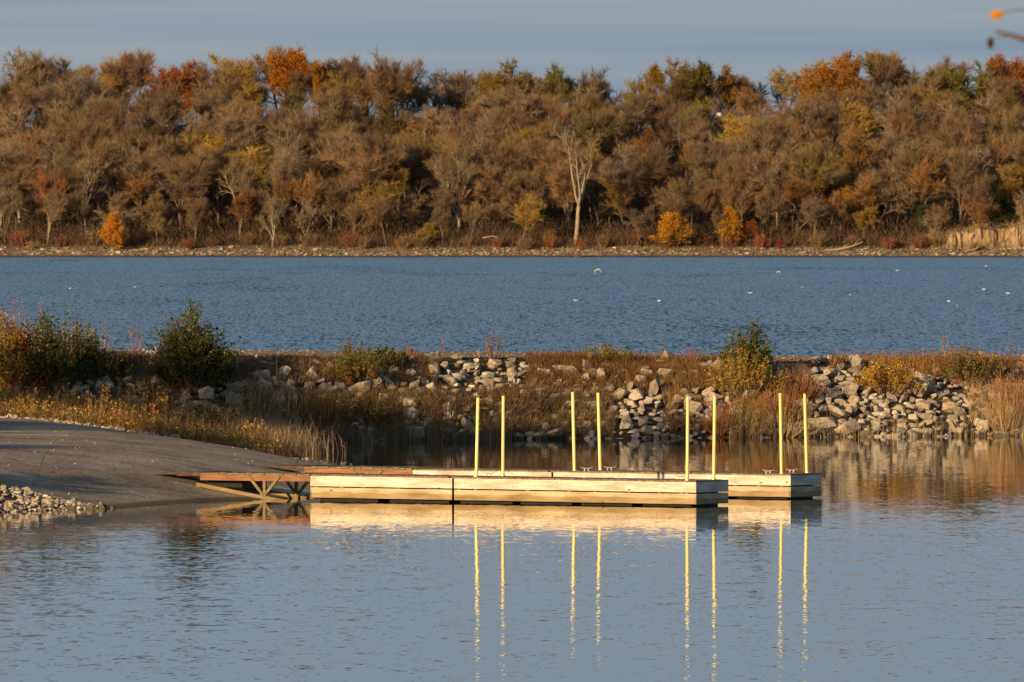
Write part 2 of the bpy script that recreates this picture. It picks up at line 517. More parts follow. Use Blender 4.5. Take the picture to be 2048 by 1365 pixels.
nt.links.new(ab.outputs[0], dn.inputs[0])
lake = vadd(dn.outputs[0], (0, -0.07, 0))
lk = vscale(lake, maprange(sep.outputs['Y'], 478, 492, 0.0, 1.0))
by = vscale(bay, maprange(sep.outputs['Y'], 478, 492, 1.0, 0.0))
sl = nt.nodes.new('ShaderNodeVectorMath'); sl.operation = 'MULTIPLY'; sl.inputs[1].default_value = (1, 1, 0)
nt.links.new(vadd(lk, by), sl.inputs[0])
nz = nt.nodes.new('ShaderNodeVectorMath'); nz.operation = 'NORMALIZE'
nt.links.new(vadd(sl.outputs[0], (0, 0, 1)), nz.inputs[0])
nt.links.new(nz.outputs[0], b.inputs['Normal'])
b.inputs['Base Color'].default_value = (0.012, 0.02, 0.024, 1)
b.inputs['Roughness'].default_value = 0.015
b.inputs['IOR'].default_value = 1.333
M['water'] = m


# ------------------------------------------------------------------ the lie of the land
WL = np.array([(250, -90), (300, -48), (345, -22), (353.8, -15.1), (358, -12.6), (359.8, -11.9), (367.3, -9.86), (370.5, -7.6), (372.5, -6.45),
               (380, -3.5), (392, -2.5), (405, -4), (415, -5.7), (420.7, -6.9), (430, -7.6), (442.8, -8.3), (454, -9.2), (459, -9.4), (470, -9.0), (480, -9.0), (520, -9.0)])
GP = np.array([(-40, -3.0), (-8, -1.2), (0, 0), (2.1, 0.24), (5.5, 0.90), (7.8, 1.23), (9.9, 1.44), (11.5, 1.50), (30, 1.7), (200, 2.4)])
BW_X = [-120, -60, -20, -12, -9, -3.4, 1.5, 7.4, 20, 40, 70]
BW_F = [440, 450, 458, 460, 461, 465, 469, 471.4, 475.7, 482, 490]
BW_ZC = ([-20, -10, 12, 40], [3.28, 3.25, 2.86, 2.86])
BW_RUN, BW_TOP = 9.5, 4.6


def land(X, Y):
    X, Y = np.asarray(X, float), np.asarray(Y, float)
    d = np.interp(Y, WL[:, 0], WL[:, 1]) - X
    return np.interp(d, GP[:, 0], GP[:, 1])


def bwater(X, Y):
    X, Y = np.asarray(X, float), np.asarray(Y, float)
    yf = np.interp(X, BW_X, BW_F)
    zc = np.interp(X, *BW_ZC)
    s = (Y - yf) / BW_RUN
    front = np.where(s > 0, zc * np.clip(s, 0, 1) ** 0.9, s * 3.0)
    back = zc - np.maximum(0, (Y - yf - BW_RUN - BW_TOP)) * 0.55
    return np.maximum(np.minimum(front, back), -2.0)


def surf(X, Y):
    return np.maximum(land(X, Y), bwater(X, Y))


def ray_ground(px, py):
    """Where the line of sight through a photo pixel meets land or breakwater."""
    D = np.arange(345, 500, 0.1)
    X = (px - 1024) / F_PX * D
    zl = CAM_Z - (py - HOR) / F_PX * D
    hit = np.nonzero(surf(X, D) >= zl)[0]
    k = hit[0] if len(hit) else int(np.argmin(np.abs(zl)))
    return float(X[k]), float(D[k]), float(max(zl[k], 0.0))


def at(px, py, D):
    return Vector(((px - 1024) / F_PX * D, D, CAM_Z - (py - HOR) / F_PX * D))


# water sheet
wv = [(-1600, 30, 0), (1600, 30, 0), (1600, 2600, 0), (-1600, 2600, 0)]
tag(link('lake_water', make_mesh('lake_water', wv, [[(0, 1, 2, 3)]], M['water'])), 'still grey blue bay water opening to a wind ruffled lake', kind='structure')

# left bank
xs = np.concatenate([np.linspace(-170, -40, 40), np.linspace(-39, 0, 90)])
ys = np.linspace(255, 500, 240)
GX, GY = np.meshgrid(xs, ys, indexing='ij')
GZ = land(GX, GY) + fbm(GX * 0.5, GY * 0.5, 3) * 0.12 - 0.03
tag(link('shore_ground', make_mesh('shore_ground', np.stack([GX, GY, GZ], -1).reshape(-1, 3), [grid_faces(len(xs), len(ys))], M['earth'], True)),
    'brown weedy bank beside the boat ramp', kind='structure')

# bank the camera stands on
xs = np.linspace(-120, 120, 60); ys = np.linspace(-60, 80, 60)
GX, GY = np.meshgrid(xs, ys, indexing='ij')
GZ = np.interp(GY, [-60, 0, 8, 30, 66, 80], [7.4, 7.15, 7.0, 4.2, 0.2, -1.5]) + fbm(GX * 0.2, GY * 0.2, 9) * 0.3
tag(link('near_bank', make_mesh('near_bank', np.stack([GX, GY, GZ], -1).reshape(-1, 3), [grid_faces(60, 60)], M['earth'], True)),
    'grassy bank on the near side of the bay', kind='structure')

# breakwater core and the gravel track along its crest
xs = np.concatenate([np.linspace(-110, -24, 40), np.linspace(-23.6, 23.6, 190), np.linspace(24, 70, 30)])
us = np.linspace(-3, BW_RUN + BW_TOP + 8, 70)
GX, GU = np.meshgrid(xs, us, indexing='ij')
GY = GU + np.interp(GX, BW_X, BW_F)
GZ = bwater(GX, GY) + fbm(GX * 0.9, GY * 0.9, 5) * 0.28 * np.clip((GU + 2) / 3, 0, 1) * np.where(GU > BW_RUN + 0.3, 0.35, 1) - 0.06
breakwater = tag(link('breakwater', make_mesh('breakwater', np.stack([GX, GY, GZ], -1).reshape(-1, 3), [grid_faces(len(xs), len(us))], M['earth'], True)),
                 'long earth breakwater faced with loose limestone boulders', kind='structure')
xs = np.linspace(-70, 60, 260); us = np.linspace(BW_RUN + 0.7, BW_RUN + BW_TOP - 0.5, 5)
GX, GU = np.meshgrid(xs, us, indexing='ij')
GY = GU + np.interp(GX, BW_X, BW_F)
GZ = np.interp(GX, *BW_ZC) + 0.02 + fbm(GX * 1.2, GY * 0.8, 8) * 0.16 + 0.13 * (GU - us[0]) / (us[-1] - us[0])
tag(link('gravel_track', make_mesh('gravel_track', np.stack([GX, GY, GZ], -1).reshape(-1, 3), [grid_faces(260, 5)], M['gravel'], True)),
    'pale gravel track along the top of the breakwater', kind='structure')

# boat ramp: concrete slabs with open joints over a dark bed
ramp = tag(link('boat_ramp', None), 'sloping concrete boat ramp with leaves and tree shadows across it', kind='structure')


def ramp_near(X): return np.interp(X, [-60, -15.5, -12.2, -11.5, 2], [378, 362, 358.5, 356.5, 356])
def ramp_far(X): return np.where(X > -6.74, 420.7 - 0.3 * (X + 6.74), 420.7 + 0.617 * (-6.74 - X))


def ramp_pt(x, f): return ramp_near(x) * (1 - f) + ramp_far(x) * f


def ramp_sheet(x0, x1, f0, f1, nx, nf, dz):
    X, Fv = np.meshgrid(np.linspace(x0, x1, nx), np.linspace(f0, f1, nf), indexing='ij')
    Y = ramp_pt(X, Fv)
    return X, Y, land(X, Y) + dz


X, Y, Z = ramp_sheet(-60, 0.5, 0.002, 0.998, 90, 50, 0.015)
base = make_mesh('ramp_bed', np.stack([X, Y, Z], -1).reshape(-1, 3), [grid_faces(90, 50)], M['concrete'], True)
link('ramp_bed', base, ramp)['kind'] = 'structure'
xe = [-60, -48, -38, -30, -24, -19, -14.5, -10.5, -7, -3.5, 0.5]
fe = [0.0, 0.22, 0.47, 0.73, 1.0]
for a in range(len(xe) - 1):
    for c in range(4):
        X, Y, Z = ramp_sheet(xe[a] + 0.003, xe[a + 1] - 0.003, fe[c] + 0.00015, fe[c + 1] - 0.00015, 14, 18, 0.06 + random.uniform(-0.003, 0.003))
        nx, nf = X.shape
        top = np.stack([X, Y, Z], -1).reshape(-1, 3)
        g = Geo(); g.add(top, grid_faces(nx, nf))
        rim = [i * nf for i in range(nx)] + [(nx - 1) * nf + j for j in range(1, nf)] + [i * nf + nf - 1 for i in range(nx - 2, -1, -1)] + [j for j in range(nf - 2, 0, -1)]
        V2 = top[rim] - np.array([0, 0, 0.1])
        k = len(rim)
        allv = np.concatenate([top[rim], V2])
        g.add(allv, [(i, k + i, k + (i + 1) % k, (i + 1) % k) for i in range(k)])
        link('concrete_slab', g.mesh('concrete_slab', M['concrete']), ramp)


# ------------------------------------------------------------------ loose stones
def rock_mesh(seed, nmat, n=16):
    """An angular block: the hull of points on a squashed, skewed box."""
    import bmesh
    rng = np.random.default_rng(seed)
    p = rng.uniform(-1, 1, (n, 3))
    p /= (np.abs(p) ** 4).sum(1, keepdims=True) ** 0.25
    p *= rng.uniform(0.82, 1.0, (n, 1))
    p *= np.array([1.0, rng.uniform(0.65, 0.95), rng.uniform(0.5, 0.8)])
    bm = bmesh.new()
    for q in p: bm.verts.new(q)
    res = bmesh.ops.convex_hull(bm, input=bm.verts)
    bmesh.ops.delete(bm, geom=list({e for e in res['geom_interior'] + res['geom_unused'] if isinstance(e, bmesh.types.BMVert)}), context='VERTS')
    bmesh.ops.dissolve_limit(bm, angle_limit=R(12), verts=bm.verts, edges=bm.edges)
    me = bpy.data.meshes.new('stone')
    bm.to_mesh(me); bm.free()
    me.materials.append(nmat)
    return me


ROCKS = [rock_mesh(s, M['stone'], 14 + s % 7) for s in range(14)]
ROCK_DATA = []
for me in ROCKS:
    me.calc_loop_triangles()
    ROCK_DATA.append((np.array([v.co[:] for v in me.vertices]), np.array([t.vertices[:] for t in me.loop_triangles])))


def throw(n, xr, yr, size, dens, gap=0.8, seed=1):
    """Dart throwing: (x, y, radius) of stones that hardly overlap."""
    rng = np.random.default_rng(seed)
    got = np.zeros((0, 3))
    for _ in range(n):
        x, y = rng.uniform(*xr), rng.uniform(*yr)
        dn, sc = dens(x, y)
        if rng.random() > dn: continue
        r = size * sc * math.exp(np.clip(rng.normal(0, 0.4), -0.9, 0.8))
        if len(got) and np.any((got[:, 0] - x) ** 2 + (got[:, 1] - y) ** 2 < (gap * (got[:, 2] + r)) ** 2): continue
        got = np.vstack([got, (x, y, r)])
    return got


def lay_stones(parent, pts, zf, limit, rest_name, seed, sink=0.25):
    rng = np.random.default_rng(seed)
    order = np.argsort(-pts[:, 2])
    g = Geo()
    for k, i in enumerate(order):
        x, y, r = pts[i]
        z = float(zf(x, y)) + r * (0.6 - sink) * 0.7
        rot = (rng.normal(0, 0.45), rng.normal(0, 0.45), rng.uniform(0, 6.28))
        sc = (r * rng.uniform(0.95, 1.35), r * rng.uniform(0.8, 1.1), r * rng.uniform(0.75, 1.15))
        if k < limit:
            link('stone', ROCKS[int(rng.integers(len(ROCKS)))], parent, (x, y, z), rot, sc)
        else:
            V, F = ROCK_DATA[int(rng.integers(len(ROCK_DATA)))]
            Mx = np.array(Matrix.Rotation(rot[2], 3, 'Z') @ Matrix.Rotation(rot[0], 3, 'X'))
            g.add((V * np.array(sc)) @ Mx.T + np.array([x, y, z]), F)
    if g.n:
        o = link(rest_name, g.mesh(rest_name, M['pebble']), parent)
        o['kind'] = 'stuff'


def bw_dens(x, u):
    s = u / BW_RUN
    if s > 0.9 and x < 10.3: return 0.06, 0.7
    if x > 10.3:
        d = 1.0 if s < 0.9 else 0.1
        if x > 15.5 and s > 0.72: d *= 0.5
        return d, (0.72 if s > 0.6 else 0.9)
    if x > 2:
        return (0.75 if 0.3 < s < 0.78 else 0.55 if s <= 0.3 else 0.15), 1.05 if s > 0.3 else 0.8
    if x > -5:
        return (0.7 if 0.42 < s < 0.9 else 0.4), 0.8
    if x > -13:
        return (1.0 if 0.4 < s < 0.72 else 0.2), 1.2 if 0.4 < s < 0.72 else 0.8
    return (0.25 if 0.42 < s < 0.66 else 0.03), 0.9


pts = throw(11000, (-22, 24), (-0.7, BW_RUN + 0.6), 0.245, bw_dens, 0.78, 5)
pts[:, 1] += np.interp(pts[:, 0], BW_X, BW_F)
lay_stones(breakwater, pts, surf, 300, 'rubble', 3)
print('breakwater stones', len(pts))

g = Geo()
rng = np.random.default_rng(31)
for k in range(5200):
    x = rng.uniform(-23, 24); u = BW_RUN + rng.uniform(0.2, BW_TOP)
    y = float(np.interp(x, BW_X, BW_F)) + u
    V, F = ROCK_DATA[int(rng.integers(len(ROCK_DATA)))]
    r = math.exp(rng.normal(-3.75, 0.5))
    a = rng.uniform(0, 6.28); ca, sa = math.cos(a), math.sin(a)
    g.add((V * r) @ np.array([[ca, -sa, 0], [sa, ca, 0], [0, 0, 1]]).T + np.array([x, y, float(np.interp(x, *BW_ZC)) + 0.03 + 0.13 * (u - BW_RUN - 0.7) / 3.4]), F)
tag(link('track_gravel', g.mesh('track_gravel', mat_leaf('track_gravel', 0.8, 0.03, 0.0, [(0.24, 0.18, 0.12), (0.31, 0.24, 0.17), (0.18, 0.13, 0.085), (0.36, 0.29, 0.21)]))), 'loose gravel strewn over the track on the crest', kind='stuff')

# the stones along the two edges of the ramp
shore = bpy.data.objects['shore_ground']


def far_edge(x, f):
    return 1.0, (0.9 if f < 0.6 else 0.7)


p1 = throw(900, (-22, -4.6), (0.15, 1.9), 0.1, far_edge, 0.7, 8)
p1[:, 1] = ramp_far(p1[:, 0]) + p1[:, 1] * np.interp(p1[:, 0], [-20, -10, -6], [0.7, 1.4, 1.8])
p2 = throw(4200, (-19, -9.6), (345, 366), 0.068, lambda x, y: ((1.0, 1.0) if (y < ramp_near(x) + 0.15 + max(0.0, (x + 13) * 0.3) and -0.9 < np.interp(y, WL[:, 0], WL[:, 1]) - x) else (0, 1)), 0.62, 9)
print('edge stones', len(p1), len(p2))
lay_stones(shore, np.concatenate([p1, p2]), lambda x, y: land(x, y) + 0.03, 290, 'gravel', 6, 0.15)


# ------------------------------------------------------------------ docks and gangways
U = np.array([0.8387, -0.5446, 0.0])     # along a dock, towards its free end
Vv = np.array([0.5446, 0.8387, 0.0])     # across it, away from the camera
DOCK_RZ = math.atan2(U[1], U[0])
L_DOCK, W_DOCK = 13.95, 1.84


def dock(R0, label, poles, cleats, tilt):
    """Local axes: x along the dock (0 at the free end, negative to the shore), y across, z up."""
    t = empty('floating_dock', (R0[0], R0[1], 0), label, 'dock', 'floating docks beside the ramp', DOCK_RZ)
    t.rotation_euler = (0, tilt, DOCK_RZ)
    joint = -8.75
    secs = [(-L_DOCK, joint - 0.035), (joint + 0.035, -0.045)]
    hb = 0.315
    for (a, e) in secs:
        ln = e - a
        for (yy, zc, mt, dx) in ((0.02, 0.565, 'board', 0), (0.02, 0.212, 'board_low', 0.012), (W_DOCK - 0.02, 0.565, 'board', 0), (W_DOCK - 0.02, 0.212, 'board_low', 0)):
            g = Geo(); g.box((0, 0, 0), (ln - dx, 0.04, hb), bevel=0.006)
            link('skirt_board', g.mesh('skirt_board', M[mt]), t, ((a + e) / 2, yy + random.uniform(-0.003, 0.003), zc + random.uniform(-0.004, 0.004)))
        # blocks that hold the two boards apart, and the dark floats behind them
        x = a + 0.15
        while x < e - 0.1:
            g = Geo(); g.box((0, 0, 0), (random.uniform(0.07, 0.16), 0.05, 0.66))
            for yy in (0.068, W_DOCK - 0.068):
                link('spacer_block', g.mesh('spacer_block', M['plank']), t, (x, yy, 0.39))
            x += random.uniform(0.7, 1.5)
        nfl = 4 if ln > 6 else 2
        for k in range(nfl):
            fl = ln / nfl - random.uniform(0.25, 0.5)
            g = Geo(); g.box((0, 0, 0), (fl, W_DOCK - 0.3, 0.72), bevel=0.05)
            link('float', g.mesh('float', M['float']), t, (a + (k + 0.5) * ln / nfl, W_DOCK / 2, 0.1))
        g = Geo()
        for yy in (0.3, W_DOCK / 2, W_DOCK - 0.3): g.box(((a + e) / 2, yy, 0.63), (ln - 0.1, 0.045, 0.2))
        link('joist', g.mesh('joist', M['plank']), t)['kind'] = 'stuff'
    # end boards
    for xx, nm in ((-0.0235, 'end_board'), (-L_DOCK - 0.022, 'end_board')):
        for zc, mt, ln in ((0.565, 'board', W_DOCK), (0.212, 'board_low', W_DOCK - 0.01)):
            g = Geo(); g.box((0, 0, 0), (ln, 0.04, hb), bevel=0.006)
            link(nm, g.mesh(nm, M[mt]), t, (xx, W_DOCK / 2, zc), (0, 0, R(90)))
    # nail and bolt heads along the boards
    for (a, e) in secs:
        g = Geo()
        x = a + 0.12
        while x < e - 0.05:
            for zz in (0.5, 0.64, 0.17, 0.27):
                if random.random() < 0.65: g.tubes([(x, 0.006, zz)], [(x, -0.006, zz)], 0.013, 0.011, 6, True)
            x += random.uniform(0.7, 1.4)
        link('bolt_heads', g.mesh('bolt_heads', M['rust']), t)['kind'] = 'stuff'
    # deck planks
    pw = 0.24
    g = Geo(); g.box((0, 0, 0), (W_DOCK + 0.03, pw - 0.018, 0.042), bevel=0.005)
    pm = g.mesh('deck_plank', M['plank'])
    n = int(L_DOCK / pw)
    for k in range(n):
        x = -(k + 0.5) * L_DOCK / n
        if abs(x - joint) < 0.06: x += 0.08
        link('deck_plank', pm, t, (x, W_DOCK / 2 + random.uniform(-0.008, 0.008), 0.746 + random.uniform(-0.003, 0.003)), (0, random.uniform(-0.006, 0.006), R(90)))
    # yellow guide poles in iron collars
    for (x, y, h, lx, ly) in poles:
        g = Geo()
        top = np.array([x + lx, y + ly, 0.76 + h])
        g.tubes([(x, y, 0.30)], [top], 0.05, 0.05, 12, True)
        po = link('guide_pole', g.mesh('guide_pole', M['yellow'], False), t)
        g = Geo(); g.tubes([(x, y, 0.768)], [(x, y, 0.80)], 0.075, 0.07, 12, True)
        link('collar', g.mesh('collar', M['metal']), po)
    for (x, y) in cleats:
        g = Geo()
        g.tubes([(-0.06, 0, 0), (0.06, 0, 0)], [(-0.055, 0, 0.075), (0.055, 0, 0.075)], 0.022, 0.017, 6, True)
        g.tubes([(-0.19, 0, 0.115), (-0.07, 0, 0.082), (0.07, 0, 0.082)], [(-0.07, 0, 0.082), (0.07, 0, 0.082), (0.19, 0, 0.115)], [0.011, 0.018, 0.018], [0.018, 0.018, 0.011], 6, True)
        link('cleat', g.mesh('cleat', M['metal']), t, (x, y, 0.768), (0, 0, -DOCK_RZ))
    return t


def lean(dx_px):
    """Sideways lean in the picture as an offset of the pole's head in dock axes."""
    d = np.array([dx_px / 64.0, 0, 0])
    return float(d @ U), float(d @ Vv)


R1, R2 = (5.54, 361.0), (8.60, 370.3)
dock(R1, 'nearer floating dock, pale boards lit by the sun, end closest to us', [(-8.02, 0.16, 2.42, *lean(4)), (-8.02, 1.66, 2.46, *lean(1)), (-0.42, 0.16, 2.52, *lean(1)), (-0.42, 1.66, 2.54, *lean(2))],
     [(-8.45, 1.55), (-1.5, 1.55)], 0.0020)
dock(R2, 'farther floating dock behind the first, reaching more to the right', [(-8.02, 0.16, 2.47, *lean(-4)), (-8.02, 1.66, 2.43, *lean(-5)), (-0.42, 0.16, 2.50, *lean(-3)), (-0.42, 1.66, 2.46, *lean(-5))],
     [(-7.62, 0.22), (-7.65, 1.6), (-0.95, 0.22), (-0.95, 1.6)], 0.0)


def gangway(R0, label, zdeck):
    t = empty('gangway', (R0[0], R0[1], 0), label, 'gangway', 'gangways from the ramp to the docks', DOCK_RZ)
    a, e = -18.12, -L_DOCK - 0.08
    wy = (0.06, W_DOCK - 0.06)

    def gz(x, y):
        p = np.array([R0[0], R0[1], 0]) + U * x + Vv * y
        return float(land(p[0], p[1])) + 0.07
    for yy in wy:
        g = Geo(); g.box((0, 0, 0), (e - a, 0.06, 0.19), bevel=0.006)
        link('beam', g.mesh('beam', M['beam']), t, ((a + e) / 2, yy, zdeck - 0.14))
    n = 17
    g = Geo(); g.box((0, 0, 0), (W_DOCK - 0.02, (e - a) / n - 0.02, 0.042), bevel=0.005)
    pm = g.mesh('deck_plank', M['plank_grey'])
    for k in range(n):
        link('deck_plank', pm, t, (a + (k + 0.5) * (e - a) / n, W_DOCK / 2 + random.uniform(-0.02, 0.02), zdeck - 0.02 + random.uniform(-0.004, 0.004)), (0, random.uniform(-0.01, 0.01), R(90)))
    # V struts and posts on both sides
    for yy in wy:
        xb, zb = -15.72, gz(-15.72, yy) + 0.04
        zb = max(zb, 0.10)
        zt = zdeck - 0.2
        yo = yy - 0.05 if yy < 0.5 else yy + 0.05
        for xt in (-16.3, -15.14):
            g = Geo()
            p, q = np.array([xb, yo, zb]), np.array([xt, yo, zt + 0.13])
            d = q - p; ln = np.linalg.norm(d); d /= ln
            rot = np.stack([d, np.array([0, 1.0, 0]), np.cross(d, [0, 1.0, 0])], axis=1)
            g.box((p + q) / 2, (ln, 0.05, 0.085), rot)
            link('strut', g.mesh('strut', M['skid']), t)
        g = Geo(); g.box((xb, yy, (zb + zt) / 2), (0.09, 0.08, zt - zb + 0.08))
        link('post', g.mesh('post', M['skid']), t)
    # skid timbers lying on the concrete
    for yy in wy:
        xa, xc = -18.25, -14.7
        za, zc = gz(xa, yy) + 0.06, max(gz(xc, yy) + 0.03, -0.1)
        p, q = np.array([xa, yy, za]), np.array([xc, yy, zc])
        d = q - p; ln = np.linalg.norm(d); d /= ln
        rot = np.stack([d, np.array([0, 1.0, 0]), np.cross(d, [0, 1.0, 0])], axis=1)
        g = Geo(); g.box((0, 0, 0), (ln, 0.1, 0.12), bevel=0.01)
        o = link('skid_timber', g.mesh('skid_timber', M['skid']), t, tuple((p + q) / 2))
        o.rotation_euler = Matrix(rot.tolist()).to_euler()
    g = Geo(); g.box((-17.45, W_DOCK / 2, zdeck - 0.36), (1.35, 1.1, 0.26), bevel=0.04)
    link('float', g.mesh('float', M['float']), t)  # shadowed panel under the beam rather than a float; black carries the shade
    # hinged steel plate down to the ramp
    p, q = np.array([a - 0.02, W_DOCK / 2, zdeck]), np.array([a - 1.75, W_DOCK / 2, gz(a - 1.75, 0.6) + 0.03])
    d = p - q; ln = np.linalg.norm(d); d /= ln
    rot = np.stack([d, np.array([0, 1.0, 0]), np.cross(d, [0, 1.0, 0])], axis=1)
    g = Geo(); g.box((p + q) / 2, (ln, W_DOCK - 0.12, 0.035), rot)
    for yy in (-0.85, 0.85):
        g.box((p * 0.75 + q * 0.25) + np.array([0, yy, -0.05]), (ln * 0.5, 0.05, 0.09), rot)
    link('hinge_plate', g.mesh('hinge_plate', M['rust']), t)
    return t


gangway(R1, 'nearer gangway on V struts with a steel plate down to the ramp', 0.80)
gangway(R2, 'farther gangway of red timber leading to the second dock', 0.79)


# ------------------------------------------------------------------ trees: skeleton, twigs, leaves
def unit(v):
    return v / max(np.linalg.norm(v), 1e-9)


def tilt_dir(rng, d, ang, az=None):
    az = rng.uniform(0, 2 * math.pi) if az is None else az
    ref = np.array([1.0, 0, 0]) if abs(d[2]) > 0.9 else np.array([0, 0, 1.0])
    u = unit(np.cross(d, ref)); v = np.cross(d, u)
    return unit(d * math.cos(ang) + (u * math.cos(az) + v * math.sin(az)) * math.sin(ang))


def grow(rng, p, d, L, r, lev, segs, cfg):
    n = cfg['nseg'][lev]
    r0 = r
    for i in range(n):
        d = unit(d + rng.normal(0, cfg['wob'][lev], 3) + np.array([0, 0, cfg['up'][lev]]))
        q = p + d * L / n
        r2 = r0 * (1 - cfg['taper'][lev] * (i + 1) / n)
        segs.append((p, q, r, r2, lev))
        if lev < cfg['max'] and i >= cfg['start'][lev]:
            last = i == n - 1
            for k in range(cfg['nch'][lev] + (cfg['fork'][lev] if last else 0)):
                az = None if lev else (k * 2.4 + rng.uniform(-0.5, 0.5) + i)
                cd = tilt_dir(rng, d, rng.uniform(*cfg['ang'][lev]), az)
                grow(rng, q, cd, L * cfg['ratio'][lev] * rng.uniform(0.7, 1.15) * (1 - cfg.get('fall', 0.3) * i / n), r2 * (0.72 if lev == 0 else 0.6), lev + 1, segs, cfg)
        p, r = q, r2


VASE = dict(max=3, nseg=[4, 5, 3, 2], wob=[0.05, 0.12, 0.18, 0.2], up=[0.02, 0.07, 0.05, 0.04], taper=[0.35, 0.75, 0.8, 0.85],
            start=[1, 1, 0, 9], nch=[1, 2, 2, 0], fork=[3, 1, 1, 0], ang=[(0.15, 0.55), (0.35, 0.75), (0.45, 0.95), (0, 0)], ratio=[1.6, 0.42, 0.6, 0])
DOME = dict(max=3, nseg=[5, 4, 3, 2], wob=[0.04, 0.12, 0.18, 0.2], up=[0.02, 0.08, 0.05, 0.04], taper=[0.6, 0.75, 0.8, 0.85],
            start=[1, 1, 0, 9], nch=[2, 2, 2, 0], fork=[3, 1, 1, 0], ang=[(0.35, 1.15), (0.5, 1.0), (0.5, 1.0), (0, 0)], ratio=[0.85, 0.5, 0.55, 0])


def tree_meshes(seed, H, kind, trunk_mat, twigs=26, leaves=0, leaf_size=0.3, trunk_frac=0.36, cfg=VASE, twig_len=(0.5, 1.3), twig_w=0.05, r0=0.26, squash=None, spread=0.08):
    rng = np.random.default_rng(seed)
    segs = []
    lean_ = unit(np.array([rng.normal(0, 0.06), rng.normal(0, 0.06), 1]))
    grow(rng, np.array([0, 0, -0.4]), lean_, H * trunk_frac, r0, 0, segs, cfg)
    P = np.array([s[0] for s in segs]); Q = np.array([s[1] for s in segs])
    r1 = np.array([s[2] for s in segs]); r2 = np.array([s[3] for s in segs]); lv = np.array([s[4] for s in segs])
    top = Q[:, 2].max()
    k = H * 0.96 / top
    P, Q = P * k, Q * k
    if squash is not None:
        P[:, :2] *= squash; Q[:, :2] *= squash
    tr = Geo()
    w = lv <= 2
    tr.tubes(P[w], Q[w], np.maximum(r1[w] * 1.15, 0.05), np.maximum(r2[w] * 1.15, 0.045), 6)
    trunk = tr.mesh(kind + '_trunk', trunk_mat, True)
    cr = Geo()
    f = np.nonzero(lv == cfg['max'])[0]
    cr.tubes(P[f], Q[f], 0.042, 0.02, 3)
    idx = np.repeat(np.nonzero(lv >= cfg['max'] - 1)[0], twigs)
    tt = rng.uniform(0.1, 1.0, (len(idx), 1))
    pp = P[idx] * (1 - tt) + Q[idx] * tt
    dd = Q[idx] - P[idx]; dd /= np.maximum(np.linalg.norm(dd, axis=1, keepdims=True), 1e-9)
    dd = dd * 0.95 + rng.normal(0, 0.36, dd.shape) + np.array([0, 0, 0.3])
    dd /= np.linalg.norm(dd, axis=1, keepdims=True)
    ll = rng.uniform(twig_len[0], twig_len[1], (len(idx), 1))
    cr.spikes(pp, dd * ll, twig_w * rng.uniform(0.6, 1.4, len(idx)), rng)
    if leaves:
        j = rng.integers(0, len(idx), leaves)
        s = rng.uniform(0.1, 1.1, (leaves, 1))
        lp = pp[j] + dd[j] * ll[j] * s + rng.normal(0, spread, (leaves, 3))
        keep = fbm(lp[:, 0] * 0.7 + 50, lp[:, 2] * 0.7 + lp[:, 1] * 0.4 + 50, seed, 2) > -0.12
        cr.leaves(lp[keep], leaf_size * rng.uniform(0.6, 1.4, keep.sum()), rng)
    crown = cr.mesh(kind + '_crown', M['twig'] if leaves < 1500 else M['leaf'])
    return trunk, crown


BARE = [tree_meshes(100 + s, 17, 'bare', M['bark'], twigs=(9, 12, 16)[s % 3], leaves=(0, 120, 300)[s % 3], leaf_size=0.18, twig_w=0.034, trunk_frac=random.uniform(0.2, 0.34), squash=random.uniform(0.85, 1.15), cfg=(VASE, VASE, DOME, VASE)[s % 4], twig_len=(0.7, 2.1)) for s in range(15)]
THIN = [tree_meshes(200 + s, 17, 'thin', M['pale_bark'], twigs=11, leaves=60, leaf_size=0.2, twig_w=0.034, trunk_frac=random.uniform(0.26, 0.38), squash=1.1) for s in range(5)]
HALF = [tree_meshes(300 + s, 16, 'half', M['bark'], twigs=14, leaves=2600, leaf_size=0.24, twig_w=0.038, trunk_frac=random.uniform(0.2, 0.28), squash=1.15, spread=0.2) for s in range(5)]
FULL = [tree_meshes(400 + s, 15, 'full', M['bark'], twigs=8, leaves=16000, leaf_size=0.24, trunk_frac=random.uniform(0.45, 0.55), squash=1.0, cfg=DOME, spread=0.22) for s in range(4)]
CONE_CFG = dict(max=2, nseg=[12, 3, 2], wob=[0.02, 0.1, 0.2], up=[0.02, 0.08, 0.05], taper=[0.9, 0.8, 0.8], start=[1, 0, 9], nch=[5, 2, 0], fork=[1, 1, 0],
                ang=[(0.9, 1.25), (0.4, 0.9), (0, 0)], ratio=[0.45, 0.42, 0], fall=0.85)
CONE = [tree_meshes(500 + s, 8, 'cone', M['bark'], twigs=8, leaves=9000, leaf_size=0.26, trunk_frac=1.0, cfg=CONE_CFG, r0=0.14, squash=(1.15, 1.5)[s], spread=0.2) for s in range(2)]
SETS = {'bare': BARE, 'thin': THIN, 'half': HALF, 'full': FULL, 'cone': CONE}
HEIGHT = {'bare': 17, 'thin': 17, 'half': 16, 'full': 15, 'cone': 8}


def plant_tree(name, loc, H, kind, color, label, group, i, wide=1.0, rz=None, cat='tree'):
    me = SETS[kind][i % len(SETS[kind])]
    k = H / HEIGHT[kind]
    t = empty(name, loc, label, cat, group, random.uniform(0, 6.28) if rz is None else rz)
    t.scale = (k * wide, k * wide, k)
    link('trunk', me[0], t)
    link('crown', me[1], t, color=color)
    return t


